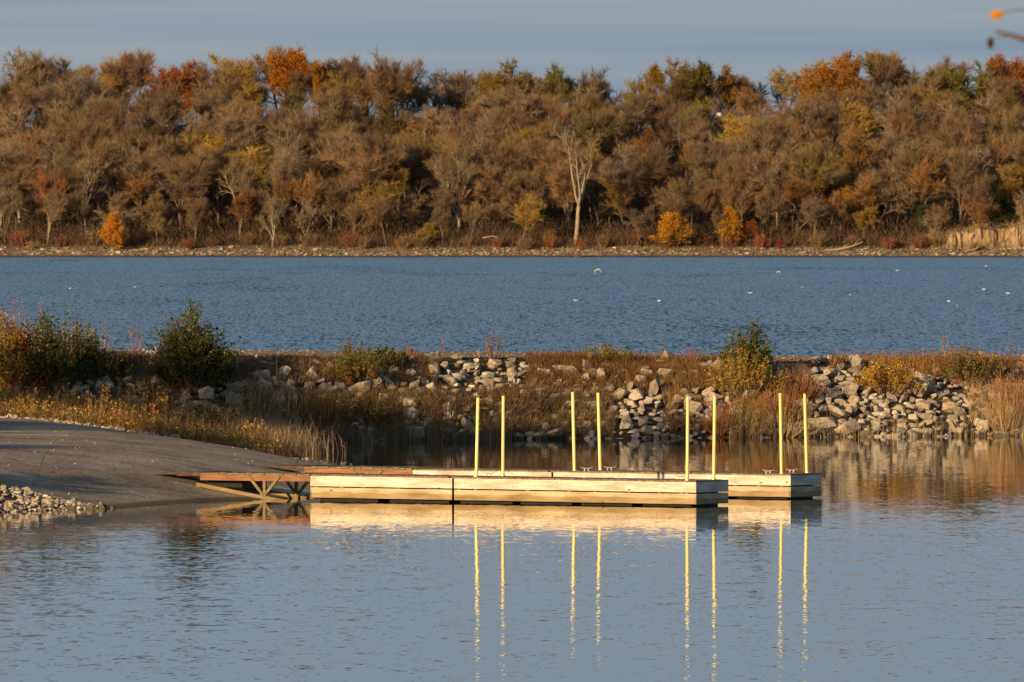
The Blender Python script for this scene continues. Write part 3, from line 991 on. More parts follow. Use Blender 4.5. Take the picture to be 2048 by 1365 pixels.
# ------------------------------------------------------------------ the far shore and its wooded hill
SHORE_D = CAM_Z * F_PX / (512.0 - HOR)      # about 2514 m
FS = F_PX / (SHORE_D + 45)
RIDGE = ([-160, -108, -82, -45, -24, -8, 4, 24, 37, 60, 78, 110, 160],
         [0.95, 0.98, 0.98, 1.05, 1.02, 0.82, 0.92, 0.84, 0.98, 0.95, 1.02, 0.98, 0.95])


def hill(X, Y):
    X, Y = np.asarray(X, float), np.asarray(Y, float)
    d = Y - SHORE_D + 1.2 * np.sin(X * 0.05) * 0.6
    k = np.interp(X, *RIDGE)
    z = np.interp(d, [-60, 0, 2, 9, 16, 24, 60, 105, 135, 160, 400, 1500], [-4, 0, 0.45, 1.7, 2.7, 3.6, 11.5, 22.5, 27.0, 28.0, 30, 30])
    return np.where(d > 20, 3 + (z - 3) * k, z) + fbm(X * 0.03, Y * 0.03, 21) * np.clip((d - 15) / 40, 0, 1) * 5


xs = np.concatenate([np.linspace(-1500, -170, 40), np.linspace(-165, 165, 220), np.linspace(170, 1500, 40)])
ds = np.concatenate([np.linspace(-20, 30, 60), np.linspace(32, 200, 60), np.linspace(220, 1500, 20)])
GX, GDD = np.meshgrid(xs, ds, indexing='ij')
GY = GDD + SHORE_D
GZ = hill(GX, GY) + np.where(GDD < 30, fbm(GX * 0.6, GY * 0.6, 31) * 0.5 * np.clip(GDD / 3, 0, 1), 0)
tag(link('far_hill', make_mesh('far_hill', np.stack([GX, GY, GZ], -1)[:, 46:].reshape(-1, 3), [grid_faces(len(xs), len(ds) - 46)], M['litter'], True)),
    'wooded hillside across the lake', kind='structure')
tag(link('far_beach', make_mesh('far_beach', np.stack([GX, GY, GZ], -1)[:, :47].reshape(-1, 3), [grid_faces(len(xs), 47)], M['beach'], True)),
    'narrow stony beach along the far shore', kind='structure')

# eroded clay bluff at the right of the far shore
nx, nv = 330, 12
X = np.linspace(82, 170, nx)
prof_d = np.array([6.5, 8.0, 9.2, 9.9, 10.4, 10.8, 11.2, 11.6, 12.5, 15, 19, 24])
prof_z = np.array([-0.6, 0.4, 1.2, 1.9, 2.7, 3.5, 4.2, 4.75, 5.0, 5.2, 5.2, 4.4])
V = []
for i, x in enumerate(X):
    hgt = np.interp(x, [82, 88, 97, 108, 170], [0.1, 0.7, 0.95, 1.1, 0.9]) * (1 + 0.5 * fbm(x * 0.5, 3.3, 4))
    gul = fbm(x * 0.3, 1.7, 61) * 4.0 - abs(fbm(x * 0.7, 2.7, 62)) * 5.0
    for j in range(nv):
        wgt = math.exp(-((j - 5) / 3.0) ** 2)
        dd_ = prof_d[j] + gul * wgt
        dd_ += fbm(x * 1.2, j * 0.9, 65) * 1.5 * wgt
        V.append((x, SHORE_D + dd_, 1.0 + prof_z[j] * hgt + fbm(x * 1.4, j * 1.7, 63) * 1.1))
tag(link('clay_bluff', make_mesh('clay_bluff', V, [grid_faces(nx, nv)], M['clay'], False)), 'eroded tan clay bluff above the far beach', kind='structure')

g = Geo()
rng = np.random.default_rng(15)
n = 5000
x = rng.uniform(82, 122, n); d = rng.uniform(9.5, 19, n)
zz = 6.0 * np.interp(x, [82, 88, 97, 108, 170], [0.3, 0.75, 0.97, 1.1, 0.9]) + rng.normal(-0.2, 0.5, n)
D = np.stack([rng.normal(0, 0.4, n), rng.normal(0, 0.4, n), rng.uniform(-0.4, 1.2, n)], 1) * rng.uniform(0.3, 0.9, (n, 1))
g.spikes(np.stack([x, SHORE_D + d, zz], 1), D, 0.08, rng)
tag(link('bluff_grass', g.mesh('bluff_grass', mat_leaf('bluff_grass', 0.8, 0.03, 0.0, [(0.36, 0.25, 0.13), (0.28, 0.19, 0.1), (0.4, 0.28, 0.15), (0.22, 0.15, 0.08)]))), 'dry grass hanging over the clay bluff', kind='stuff')

# stones on the far beach
rng = np.random.default_rng(5)
g = Geo()
for k in range(3600):
    x = rng.uniform(-122, 122); d = abs(rng.normal(0, 5.5)) + 0.3
    if d > 15: continue
    V, F = ROCK_DATA[int(rng.integers(len(ROCK_DATA)))]
    r = math.exp(rng.normal(-1.75, 0.4))
    a = rng.uniform(0, 6.28); ca, sa = math.cos(a), math.sin(a)
    V2 = V * np.array([r * 1.5, r, r]); V2 = V2 @ np.array([[ca, -sa, 0], [sa, ca, 0], [0, 0, 1]]).T
    g.add(V2 + np.array([x, SHORE_D + d, float(hill(x, SHORE_D + d)) + r * 0.2]), F)
tag(link('beach_gravel', g.mesh('beach_gravel', mat_leaf('beach_gravel', 0.8, 0.03, 0.0, [(0.26, 0.195, 0.13), (0.33, 0.26, 0.18), (0.19, 0.14, 0.09), (0.4, 0.33, 0.25)]))), 'loose stones on the far beach', kind='stuff')

BROWN = [(0.22, 0.14, 0.08), (0.255, 0.168, 0.097), (0.185, 0.12, 0.072), (0.235, 0.165, 0.105), (0.26, 0.155, 0.085), (0.2, 0.142, 0.092), (0.225, 0.15, 0.078)]
RUST = [(0.33, 0.17, 0.07), (0.36, 0.2, 0.08), (0.3, 0.15, 0.065)]
GOLD = [(0.46, 0.3, 0.075), (0.42, 0.27, 0.08), (0.38, 0.26, 0.09)]
OLIVE = [(0.17, 0.14, 0.065), (0.2, 0.16, 0.07)]


def far_pt(px, d):
    Y = SHORE_D + d
    X = (px - 1024) / F_PX * Y
    return X, Y, float(hill(X, Y))


def top_h(px, d, ytop):
    X, Y, z = far_pt(px, d)
    return CAM_Z - (ytop - HOR) / F_PX * Y - z


placed = []


def special(px, d, ytop, kind, color, label, i=0, wide=1.0, name='deciduous_tree', group='single trees that stand out on the far shore', rz=None):
    X, Y, z = far_pt(px, d)
    H = max(2.0, top_h(px, d, ytop))
    plant_tree(name, (X, Y, z - 0.1), H, kind, color, label, group, i, wide, rz)
    placed.append((X, Y, 3.2 if H > 9 else 1.5))


# shore line
special(226, 5, 428, 'cone', (0.62, 0.26, 0.03), 'small bright orange cone shaped tree at the water edge, far left', 0, 0.85, 'orange_tree', rz=0.5)
special(1350, 7, 428, 'cone', (0.56, 0.28, 0.035), 'round golden shore tree, the bigger of two, left of the red bush', 1, 1.1, 'golden_tree', rz=1.0)
special(1460, 9, 418, 'cone', (0.52, 0.26, 0.035), 'golden shore tree right beside a dark red bush', 0, 0.95, 'golden_tree', rz=2.2)
special(1500, 10, 436, 'full', (0.32, 0.11, 0.04), 'dark red bush beside the golden shore tree', 1, 0.9, 'red_bush')
special(1710, 26, 368, 'half', (0.5, 0.27, 0.04), 'yellow leaved tree with dark trunk, low on the right of the hillside', 0, 1.0)
special(1590, 30, 272, 'half', (0.3, 0.24, 0.06), 'tall pale olive yellow tree on the lower hillside, right of centre', 1, 0.9)
special(515, 46, 300, 'half', (0.5, 0.33, 0.06), 'pale trunked tree with a flat yellow crown on the left hillside', 2, 1.0)
special(428, 58, 258, 'half', (0.46, 0.29, 0.05), 'golden tree just above and left of the flat yellow crown', 3, 0.85)
special(1012, 66, 250, 'half', (0.34, 0.24, 0.045), 'yellow green tree half way up the hillside, left of the tall forked tree', 4, 0.9)
special(1850, 24, 412, 'cone', (0.06, 0.085, 0.025), 'small green cedar above the beach, left of the clay bluff', 1, 0.9, 'cedar_tree')
special(2003, 26, 402, 'cone', (0.07, 0.09, 0.025), 'larger green cedar standing above the clay bluff', 0, 1.0, 'cedar_tree')
special(858, 13, 447, 'cone', (0.36, 0.26, 0.06), 'little yellow bush on the shore left of the fallen branch', 1, 1.0, 'yellow_bush')
special(1098, 11, 450, 'cone', (0.3, 0.21, 0.07), 'little tan bush on the shore left of the tall forked tree', 0, 0.8, 'tan_bush')
special(1163, 6, 480, 'cone', (0.5, 0.16, 0.04), 'tiny orange bush at the foot of the tall forked tree', 1, 0.7, 'orange_bush')
special(1558, 7, 480, 'cone', (0.38, 0.07, 0.04), 'tiny red bush on the beach right of the golden trees', 1, 0.7, 'red_bush')
special(1895, 34, 430, 'half', (0.34, 0.17, 0.06), 'low russet tree between the two cedars', 2, 1.2)
special(1960, 40, 285, 'thin', (0.3, 0.23, 0.15), 'pale bare tree with upright forks above the clay bluff', 1, 0.9)
special(2030, 44, 330, 'half', (0.46, 0.25, 0.05), 'golden leaved tree at the right edge above the bluff', 3, 0.9)
special(1250, 24, 352, 'half', (0.3, 0.18, 0.06), 'leaning pale trunked tree with thin orange leaves near the shore', 4, 0.75)
special(608, 20, 335, 'bare', (0.3, 0.17, 0.075), 'orange brown bare tree right at the shore, left of centre', 3, 0.7)
special(100, 20, 330, 'bare', (0.27, 0.12, 0.06), 'red brown spreading tree low on the left shore', 5, 0.9)
special(935, 40, 358, 'half', (0.33, 0.13, 0.04), 'rust leaved low tree in the dark middle of the shore', 0, 0.7)
special(800, 34, 330, 'half', (0.3, 0.19, 0.06), 'thin orange leaved tree low on the hillside, left of centre', 2, 0.75)
special(172, 26, 300, 'thin', (0.26, 0.19, 0.12), 'pale trunk forking high among brown trees, far left', 2, 0.9)
# on the ridge
special(40, 128, 86, 'thin', (0.25, 0.17, 0.1), 'sparse bare tree against the sky at the left end of the ridge', 0, 1.0)
special(245, 128, 94, 'bare', (0.2, 0.12, 0.075), 'dense bare tree against the sky left of the red crowned tree', 1, 0.85)
special(345, 122, 114, 'full', (0.36, 0.13, 0.04), 'red orange round crown on the ridge, left of the orange tree', 0, 1.0)
special(590, 126, 88, 'full', (0.44, 0.17, 0.025), 'bright orange crown against the sky, left of centre', 1, 1.0)
special(790, 126, 92, 'bare', (0.22, 0.125, 0.075), 'tall bare tree against the sky just left of the ridge dip', 4, 0.95)
special(685, 128, 108, 'bare', (0.2, 0.12, 0.08), 'grey brown bare tree against the sky right of the orange crown', 2, 0.95)
special(1020, 122, 112, 'full', (0.25, 0.17, 0.045), 'olive gold round crown on the ridge in the middle', 2, 0.9)
special(1115, 126, 122, 'full', (0.2, 0.17, 0.05), 'olive green crown on the ridge right of the olive gold one', 3, 0.7)
special(1345, 126, 108, 'full', (0.3, 0.19, 0.035), 'golden crown on the ridge beside a dark green one', 0, 0.75)
special(1388, 122, 114, 'full', (0.17, 0.13, 0.035), 'dark olive rounded crown on the ridge, beside the golden one', 1, 0.85)
special(1458, 128, 124, 'full', (0.33, 0.165, 0.045), 'low orange crown on the ridge right of the dark olive one', 2, 0.8)
special(1685, 120, 96, 'full', (0.42, 0.19, 0.035), 'big bright orange crown on the ridge, right of centre', 3, 1.05)
special(1772, 128, 98, 'bare', (0.2, 0.12, 0.07), 'bare rounded tree against the sky right of the big orange crown', 6, 1.0)
special(1900, 122, 122, 'full', (0.2, 0.165, 0.045), 'yellow olive crown on the ridge near the right edge', 0, 0.9)
special(1958, 118, 118, 'full', (0.15, 0.14, 0.04), 'dark green crown on the ridge near the right edge', 2, 0.8)
special(2018, 124, 100, 'full', (0.38, 0.15, 0.045), 'orange brown crown on the ridge at the right edge', 1, 0.95)
special(640, 124, 118, 'full', (0.36, 0.17, 0.03), 'small orange crown directly right of the bright orange one', 3, 0.6)
special(1250, 122, 140, 'half', (0.33, 0.24, 0.05), 'yellow crown in the low part of the ridge, right of centre', 1, 0.8)
special(1390, 84, 190, 'half', (0.3, 0.25, 0.05), 'yellow green tree just below the dark olive ridge crown', 3, 0.75)
special(20, 112, 140, 'full', (0.16, 0.13, 0.04), 'olive green crown below the ridge at the left edge', 2, 0.85)

# the tall pale tree that forks low at the shore, built by itself
FORK = dict(max=3, nseg=[4, 6, 3, 2], wob=[0.03, 0.07, 0.15, 0.2], up=[0.02, 0.12, 0.06, 0.03], taper=[0.25, 0.75, 0.8, 0.85],
            start=[3, 2, 0, 9], nch=[0, 1, 2, 0], fork=[6, 1, 1, 0], ang=[(0.12, 0.42), (0.35, 0.75), (0.4, 0.9), (0, 0)], ratio=[1.75, 0.36, 0.55, 0])
X, Y, z = far_pt(1150, 12)
Hf = top_h(1150, 12, 246)
ft = empty('forked_tree', (X, Y, z - 0.1), 'tall pale bare tree forking into many upright limbs at the shore', 'tree', 'single trees that stand out on the far shore')
fm = tree_meshes(77, Hf, 'forked', M['pale_bark'], twigs=7, leaves=0, twig_w=0.04, trunk_frac=0.3, cfg=FORK, r0=0.5, squash=1.15)
link('trunk', fm[0], ft); link('crown', fm[1], ft, color=(0.28, 0.2, 0.12))
placed.append((X, Y, 3.0))

# the rest of the wood, tree by tree, row above row
ZONES = [(226, 'left of the orange shore tree'), (430, 'right of the orange shore tree'), (600, 'under the bright orange crown'), (760, 'left of the white house'),
         (1000, 'below the white house'), (1148, 'just left of the forked tree'), (1340, 'just right of the forked tree'), (1530, 'behind the golden shore trees'),
         (1700, 'under the big orange crown'), (1850, 'left of the clay bluff'), (9999, 'over the clay bluff')]
KINDS = [('bare', BROWN, 'bare brown tree', 0.64), ('thin', [(0.23, 0.17, 0.11), (0.26, 0.185, 0.115)], 'pale thin bare tree', 0.16), ('half', RUST, 'rusty leaved tree', 0.05),
         ('half', GOLD, 'golden leaved tree', 0.07), ('half', OLIVE + [(0.18, 0.12, 0.05)], 'olive leaved tree', 0.08)]
rng = np.random.default_rng(42)
rows = [(12.5, 10.0), (20, 9.0), (30, 8.5), (39, 8.5), (49, 8.5), (60, 8.5), (71, 8.5), (83, 8.5), (95, 8.5), (107, 8.5), (119, 8.0), (131, 7.5), (144, 9.0)]
n_wood = 0
for ri, (d0, sp) in enumerate(rows):
    x = -116 + rng.uniform(0, sp)
    while x < 116:
        d = d0 + rng.uniform(-3.5, 3.5)
        xx, yy = x + rng.uniform(-2, 2), SHORE_D + d
        x += sp * rng.uniform(0.75, 1.25)
        if any((xx - a) ** 2 + ((yy - c) * 0.8) ** 2 < rr ** 2 for a, c, rr in placed): continue
        px = 1024 + xx / yy * F_PX
        u = rng.random(); acc = 0
        for kd, cols, word, pr in KINDS:
            acc += pr
            if u <= acc: break
        tier = 'near the far water' if d < 33 else 'on the lower hill' if d < 62 else 'on the upper hill' if d < 108 else 'on the ridge'
        zone = [w for lim, w in ZONES if px < lim][0]
        H = rng.uniform(12, 20) * (0.66 if d < 19 else 0.85 if d < 26 else 1) * (0.95 if d > 113 else 1)
        zf = float(hill(xx, yy))
        if any(abs(px - h_) < 55 for h_ in (836, 1418, 1505, 1592)) and 55 < d < 116: H = min(H, max(5.0, rng.uniform(29.5, 35.0) - zf))
        c = np.array(cols[int(rng.integers(len(cols)))]) * rng.uniform(0.85, 1.15)
        wi, vi = rng.uniform(0.85, 1.2), int(rng.integers(60))
        form = ('tall ' if H > 17 else 'low ' if H < 13.6 else '') + ('broad ' if wi > 1.08 else 'slim ' if wi < 0.96 else '')
        if kd == 'bare': form += ('sparse ', '', 'dense ')[vi % 3]
        plant_tree('woodland_tree', (xx, yy, zf - 0.1), H, kd, c, f'{form}{word} {tier}, {zone}', 'trees of the far wood', vi, wi)
        n_wood += 1
print('wood trees', n_wood)

# dark undergrowth between the trunks
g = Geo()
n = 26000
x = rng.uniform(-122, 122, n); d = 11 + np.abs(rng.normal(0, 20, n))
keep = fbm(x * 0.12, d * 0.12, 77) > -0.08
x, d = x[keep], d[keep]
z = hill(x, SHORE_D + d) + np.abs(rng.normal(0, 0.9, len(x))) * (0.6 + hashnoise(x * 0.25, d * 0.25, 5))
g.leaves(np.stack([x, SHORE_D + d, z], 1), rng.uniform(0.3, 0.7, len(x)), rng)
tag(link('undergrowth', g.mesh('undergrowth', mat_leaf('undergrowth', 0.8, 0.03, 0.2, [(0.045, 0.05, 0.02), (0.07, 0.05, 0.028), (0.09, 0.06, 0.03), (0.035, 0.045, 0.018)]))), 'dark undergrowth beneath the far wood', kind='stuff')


g = Geo()
n = 46000
x = rng.uniform(-122, 122, n); d = np.where(rng.random(n) < 0.6, 8.0 + np.abs(rng.normal(0, 12, n)), rng.uniform(15, 128, n))
k = fbm(x * 0.15, d * 0.15, 78) > -0.15
x, d = x[k], d[k]
z = hill(x, SHORE_D + d) - 0.1 + np.abs(rng.normal(0, 1.2, len(x))) * hashnoise(x * 0.2, d * 0.2, 6)
xf = rng.uniform(-122, 122, 26000); df = rng.uniform(10, 26, 26000)
kf = fbm(xf * 0.12, df * 0.1, 80) > -0.12
xf, df = xf[kf], df[kf]
x, d = np.concatenate([x, xf]), np.concatenate([d, df])
z = np.concatenate([z, hill(xf, SHORE_D + df) + np.abs(rng.normal(0, 1.9, len(xf))) * (0.4 + hashnoise(xf * 0.22, df * 0.2, 8))])
xr = rng.uniform(-122, 122, 15000); dr = rng.uniform(112, 165, 15000)
x, d = np.concatenate([x, xr]), np.concatenate([d, dr])
z = np.concatenate([z, hill(xr, SHORE_D + dr) + np.abs(rng.normal(0, 2.2, 15000))])
D = np.stack([rng.normal(0, 0.5, len(x)), rng.normal(0, 0.5, len(x)), np.ones(len(x))], 1) * rng.uniform(0.6, 2.2, (len(x), 1))
g.spikes(np.stack([x, SHORE_D + d, z], 1), D, rng.uniform(0.04, 0.11, len(x)), rng)
tag(link('brushwood', g.mesh('brushwood', mat_leaf('brushwood', 0.8, 0.03, 0.0, [(0.12, 0.08, 0.05), (0.085, 0.06, 0.038), (0.16, 0.108, 0.066), (0.14, 0.08, 0.05)]))), 'bare brown brushwood under the far trees', kind='stuff')


g = Geo()
n = 16000
x = rng.uniform(-122, 122, n); d = 2.5 + np.abs(rng.normal(5, 3.5, n))
k = fbm(x * 0.2, d * 0.3, 79) > -0.03
x, d = x[k], d[k]
D = np.stack([rng.normal(0, 0.4, len(x)), rng.normal(0, 0.4, len(x)), np.ones(len(x))], 1) * rng.uniform(0.3, 1.0, (len(x), 1))
g.spikes(np.stack([x, SHORE_D + d, hill(x, SHORE_D + d) - 0.1], 1), D, rng.uniform(0.05, 0.12, len(x)), rng)
tag(link('beach_grass', g.mesh('beach_grass', mat_leaf('beach_grass', 0.8, 0.03, 0.0, [(0.24, 0.16, 0.085), (0.17, 0.11, 0.06), (0.29, 0.2, 0.11), (0.22, 0.11, 0.06)]))), 'dry grass on the far beach', kind='stuff')


# shrubs of bare twigs along the far beach
def shrub_mesh(seed, w, h, n, r=0.02, leafn=0, leaf=0.2, name='shrub', mat=None):
    rng_ = np.random.default_rng(seed)
    gs, gl = Geo(), Geo()
    a = rng_.uniform(0, 6.28, n); sp_ = np.sqrt(rng_.uniform(0, 1, n))
    base = np.stack([np.cos(a) * sp_ * w * 0.12, np.sin(a) * sp_ * w * 0.12, np.full(n, -0.05)], 1)
    tip = np.stack([np.cos(a) * sp_ * w * 0.5, np.sin(a) * sp_ * w * 0.5, h * (1 - 0.45 * sp_ ** 2) * rng_.uniform(0.7, 1.0, n)], 1)
    mid = (base + tip) / 2 + rng_.normal(0, 0.04 * w, (n, 3))
    gs.tubes(base, mid, r, r * 0.7, 3); gs.tubes(mid, tip, r * 0.7, r * 0.25, 3)
    m_ = 9
    idx = np.repeat(np.arange(n), m_)
    t_ = rng_.uniform(0.15, 1.0, (len(idx), 1))
    p = np.where(t_ < 0.5, base[idx] + (mid[idx] - base[idx]) * t_ * 2, mid[idx] + (tip[idx] - mid[idx]) * (t_ * 2 - 1))
    d_ = tip[idx] - base[idx]; d_ /= np.linalg.norm(d_, axis=1, keepdims=True)
    d_ = d_ * 0.9 + rng_.normal(0, 0.45, d_.shape)
    gs.spikes(p, d_ * (h * rng_.uniform(0.1, 0.28, (len(idx), 1))), r * 1.3, rng_)
    out = [gs.mesh(name + '_stems', mat or M['twig'])]
    if leafn:
        j = rng_.integers(0, len(idx), leafn)
        lp = p[j] + d_[j] * h * 0.2 * rng_.uniform(0, 1.1, (leafn, 1)) + rng_.normal(0, 0.03 * w, (leafn, 3))
        lp = lp[lp[:, 2] > 0.03]
        gl.leaves(lp, leaf * rng_.uniform(0.6, 1.4, len(lp)), rng_)
        out.append(gl.mesh(name + '_leaves', M['leaf']))
    return out


FSHRUB = [shrub_mesh(900 + s, 4.0, 2.6, 60, 0.035, 700, 0.2, 'beach_shrub') for s in range(4)]
for k in range(34):
    px = 20 + k * 60 + rng.uniform(-22, 22)
    d = rng.uniform(6, 13)
    X, Y, z = far_pt(px, d)
    zone = [w for lim, w in ZONES if px < lim][0]
    red = rng.random() < 0.4
    t = empty('beach_shrub', (X, Y, z), ('reddish' if red else 'tan') + f' twiggy shrub behind the far beach, {zone}', 'shrub', 'shrubs behind the far beach', rng.uniform(0, 6.28))
    s = rng.uniform(0.6, 1.35)
    t.scale = (s, s, s * rng.uniform(0.8, 1.3))
    me = FSHRUB[k % 4]
    c = np.array((0.24, 0.1, 0.06) if red else (0.26, 0.17, 0.09)) * rng.uniform(0.8, 1.2)
    link('stems', me[0], t, color=c); link('foliage', me[1], t, color=c * 1.15)


# driftwood
def log(name, pts, r, label):
    g = Geo()
    P = np.array(pts, float)
    rr = np.linspace(r, r * 0.35, len(P))
    c = P[0].copy()
    g.tubes(P[:-1] - c, P[1:] - c, rr[:-1], rr[1:], 6, True)
    for k in range(1, len(P) - 1):
        dd_ = (P[k + 1] - P[k]) * 0.7 + np.array([0, 0, random.uniform(0.4, 1.0)])
        g.tubes([P[k] - c], [P[k] - c + dd_], rr[k] * 0.5, rr[k] * 0.15, 5, True)
    o = link(name, g.mesh(name, M['dead']), None, tuple(c))
    return tag(o, label, 'driftwood')


def beach_line(pxs, d, lift):
    out = []
    for px, dd_, lf in zip(pxs, d, lift):
        X, Y, z = far_pt(px, dd_)
        out.append((X, Y, z + lf))
    return out


log('driftwood_log', beach_line([1650, 1680, 1705, 1725], [5, 5.5, 6, 6.5], [0.15, 0.3, 0.9, 1.7]), 0.28, 'long pale driftwood log on the far beach left of the clay bluff')
log('driftwood_log', beach_line([965, 985, 1003], [10, 10, 10], [1.9, 2.3, 1.6]), 0.16, 'pale fallen branch hanging over the beach, left of the forked tree')
log('driftwood_log', beach_line([1930, 1950, 1968], [4, 5, 6], [0.2, 0.5, 1.3]), 0.2, 'dark broken stump lying below the clay bluff')


# ------------------------------------------------------------------ houses on the ridge, seen between the trees
def house(px, d, w, dep, hw, hr, nwin, label, storeys=2):
    X, Y, z = far_pt(px, d)
    t = empty('house', (X, Y, z), label, 'house')
    g = Geo()
    hx = w / 2
    V = [(-hx, 0, 0), (hx, 0, 0), (hx, dep, 0), (-hx, dep, 0), (-hx, 0, hw), (hx, 0, hw), (hx, dep, hw), (-hx, dep, hw), (-hx, dep / 2, hw + hr), (hx, dep / 2, hw + hr)]
    g.add(V, [(0, 1, 5, 4), (2, 3, 7, 6)], [(1, 2, 6, 9, 5), (3, 0, 4, 8, 7)])
    link('wall', g.mesh('wall', M['siding']), t)
    g = Geo()
    o_, th = 0.5, 0.2
    sl_ = hr / (dep / 2)
    for sgn, y0 in ((1, -o_), (-1, dep + o_)):
        ze = hw - o_ * sl_
        V = [(-hx - o_, y0, ze), (hx + o_, y0, ze), (hx + o_, dep / 2, hw + hr), (-hx - o_, dep / 2, hw + hr)]
        V += [(a, c, e + th) for a, c, e in V]
        g.add(V, [(0, 1, 2, 3), (4, 5, 6, 7), (0, 1, 5, 4), (1, 2, 6, 5), (3, 0, 4, 7)])
    rf = link('roof', g.mesh('roof', M['roof']), t)
    g = Geo(); g.box((hx * 0.4, dep / 2 + 0.8, hw + hr + 0.2), (0.9, 0.9, 1.6))
    link('chimney', g.mesh('chimney', M['siding']), rf)
    for s in range(storeys):
        for k in range(nwin):
            cx = -hx + (k + 0.5) * w / nwin
            zc = 1.5 + s * 2.8
            g = Geo()
            for bx in ((cx, -0.04, zc + 0.72, 1.3, 0.14), (cx, -0.04, zc - 0.72, 1.3, 0.14), (cx - 0.6, -0.04, zc, 0.12, 1.3), (cx + 0.6, -0.04, zc, 0.12, 1.3)):
                g.box(bx[:3], (bx[3], 0.1, bx[4]))
            f = link('window', g.mesh('window', M['siding']), t)
            g = Geo(); g.box((cx, -0.02, zc), (1.08, 0.03, 1.3))
            link('pane', g.mesh('pane', M['glass']), f)
    return t


house(836, 112, 7.0, 8, 6.0, 2.6, 3, 'white house with a grey roof half hidden by trees, left of centre')
house(1418, 114, 11.0, 8, 5.2, 2.4, 4, 'white house behind trees, left one of the row on the right ridge')
house(1505, 116, 9.0, 8, 5.6, 2.4, 4, 'white house behind trees, middle one of the row on the right ridge')
house(1592, 112, 7.0, 8, 6.0, 2.6, 3, 'white house behind trees, right one of the row on the right ridge')
house(1885, 112, 5.0, 7, 5.4, 2.2, 2, 'small pale house glimpsed through trees near the right edge')


# ------------------------------------------------------------------ growth on the breakwater and the left bank
def bush(px, py, w_px, top_py, name, label, stems, leafn, leaf, colors, cat='shrub', shape='round', seed=1, stem_col=(0.16, 0.1, 0.06), r=0.012, group=None):
    """A bush of rising leafy shoots, rooted where the line of sight meets the bank."""
    X, Y, z = ray_ground(px, py)
    ppm = F_PX / Y
    w, h = w_px / ppm * 1.12, (py - top_py) / ppm * 1.04
    if leafn > 900: stems, leafn = int(stems * 1.6), int(leafn * 2.0)
    t = empty(name, (X, Y, z), label, cat, group)
    rng_ = np.random.default_rng(seed)
    n = stems
    a = rng_.uniform(0, 6.28, n); rad = np.sqrt(rng_.uniform(0, 1, n))
    if shape == 'round': hh = h * np.sqrt(np.clip(1 - 0.85 * rad ** 2, 0.05, 1)) * rng_.uniform(0.62, 1.0, n)
    elif shape == 'shoots': hh = h * np.clip(1.0 - 0.62 * rad ** 1.3, 0.2, 1) * rng_.uniform(0.5, 1.06, n)
    else: hh = h * rng_.uniform(0.6, 1.0, n)
    base = np.stack([np.cos(a) * rad * w * 0.15, np.sin(a) * rad * w * 0.15, np.full(n, -0.1)], 1)
    tip = np.stack([np.cos(a) * rad * w * 0.5, np.sin(a) * rad * w * 0.5, hh], 1)
    mid = base * 0.45 + tip * 0.55 + np.stack([np.cos(a) * rad * w * 0.1, np.sin(a) * rad * w * 0.1, hh * 0.04], 1)
    gs = Geo()
    gs.tubes(base, mid, r, r * 0.7, 4); gs.tubes(mid, tip, r * 0.7, r * 0.2, 4)
    ns = 7
    idx = np.repeat(np.arange(n), ns)
    t_ = rng_.uniform(0.2, 1.0, (len(idx), 1)) ** 0.8
    p = np.where(t_ < 0.5, base[idx] + (mid[idx] - base[idx]) * t_ * 2, mid[idx] + (tip[idx] - mid[idx]) * (t_ * 2 - 1))
    d_ = (tip[idx] - base[idx]); d_ /= np.linalg.norm(d_, axis=1, keepdims=True)
    d_ = d_ * 0.8 + rng_.normal(0, 0.4, d_.shape) + np.array([0, 0, 0.2])
    ln = h * rng_.uniform(0.08, 0.2, (len(idx), 1))
    gs.spikes(p, d_ * ln, r * 0.9, rng_)
    link('stems', gs.mesh('stems', M['twig']), t, color=stem_col)
    if leafn:
        tot = sum(c[1] for c in colors)
        for col, share, (z0, z1) in colors:
            k = int(leafn * share / tot)
            j = rng_.integers(0, len(idx), k * 3)
            lp = p[j] + d_[j] * ln[j] * rng_.uniform(0, 1.15, (len(j), 1)) + rng_.normal(0, 0.03, (len(j), 3))
            fz = lp[:, 2] / h
            keep = (fz > z0) & (fz < z1) & (lp[:, 2] > 0.02)
            lp = lp[keep][:k]
            if len(lp) == 0: continue
            g = Geo(); g.leaves(lp, leaf * rng_.uniform(0.6, 1.4, len(lp)), rng_, 0.2)
            link('foliage', g.mesh('foliage', M['leaf']), t, color=col)
    return t


GREEN, DKGREEN, YEL, ORG, RED, YGREEN = (0.11, 0.125, 0.035), (0.06, 0.078, 0.024), (0.46, 0.3, 0.05), (0.42, 0.18, 0.04), (0.34, 0.03, 0.03), (0.21, 0.19, 0.045)
A = (0.0, 1.1)
bush(382, 782, 140, 618, 'green_shrub', 'large dense green shrub standing alone on the left breakwater', 130, 9500, 0.1, [(DKGREEN, 3, A), (GREEN, 4, A), (YGREEN, 2, (0.3, 1.1)), ((0.16, 0.1, 0.04), 1, A)], shape='shoots', seed=11)
bush(88, 796, 100, 640, 'green_shrub', 'dense green shrub at far left between red and yellow leaves', 70, 3600, 0.1, [(DKGREEN, 3, A), (GREEN, 3, A), (YGREEN, 2, (0.3, 1.1))], seed=12)
bush(40, 722, 44, 658, 'red_shrub', 'small crimson leaved shrub at far left in front of the green shrub', 40, 1300, 0.1, [(RED, 1, A)], seed=13)
bush(70, 800, 130, 742, 'red_creeper', 'low red leaved creeper around the foot of the far left shrub', 40, 700, 0.09, [(RED, 1, A), (ORG, 1, A)], seed=33)
bush(8, 800, 80, 632, 'yellow_shrub', 'yellow and orange leaved shrub cut by the left edge', 60, 3600, 0.09, [(YEL, 3, A), (ORG, 2, A), (YGREEN, 1, A)], seed=14)
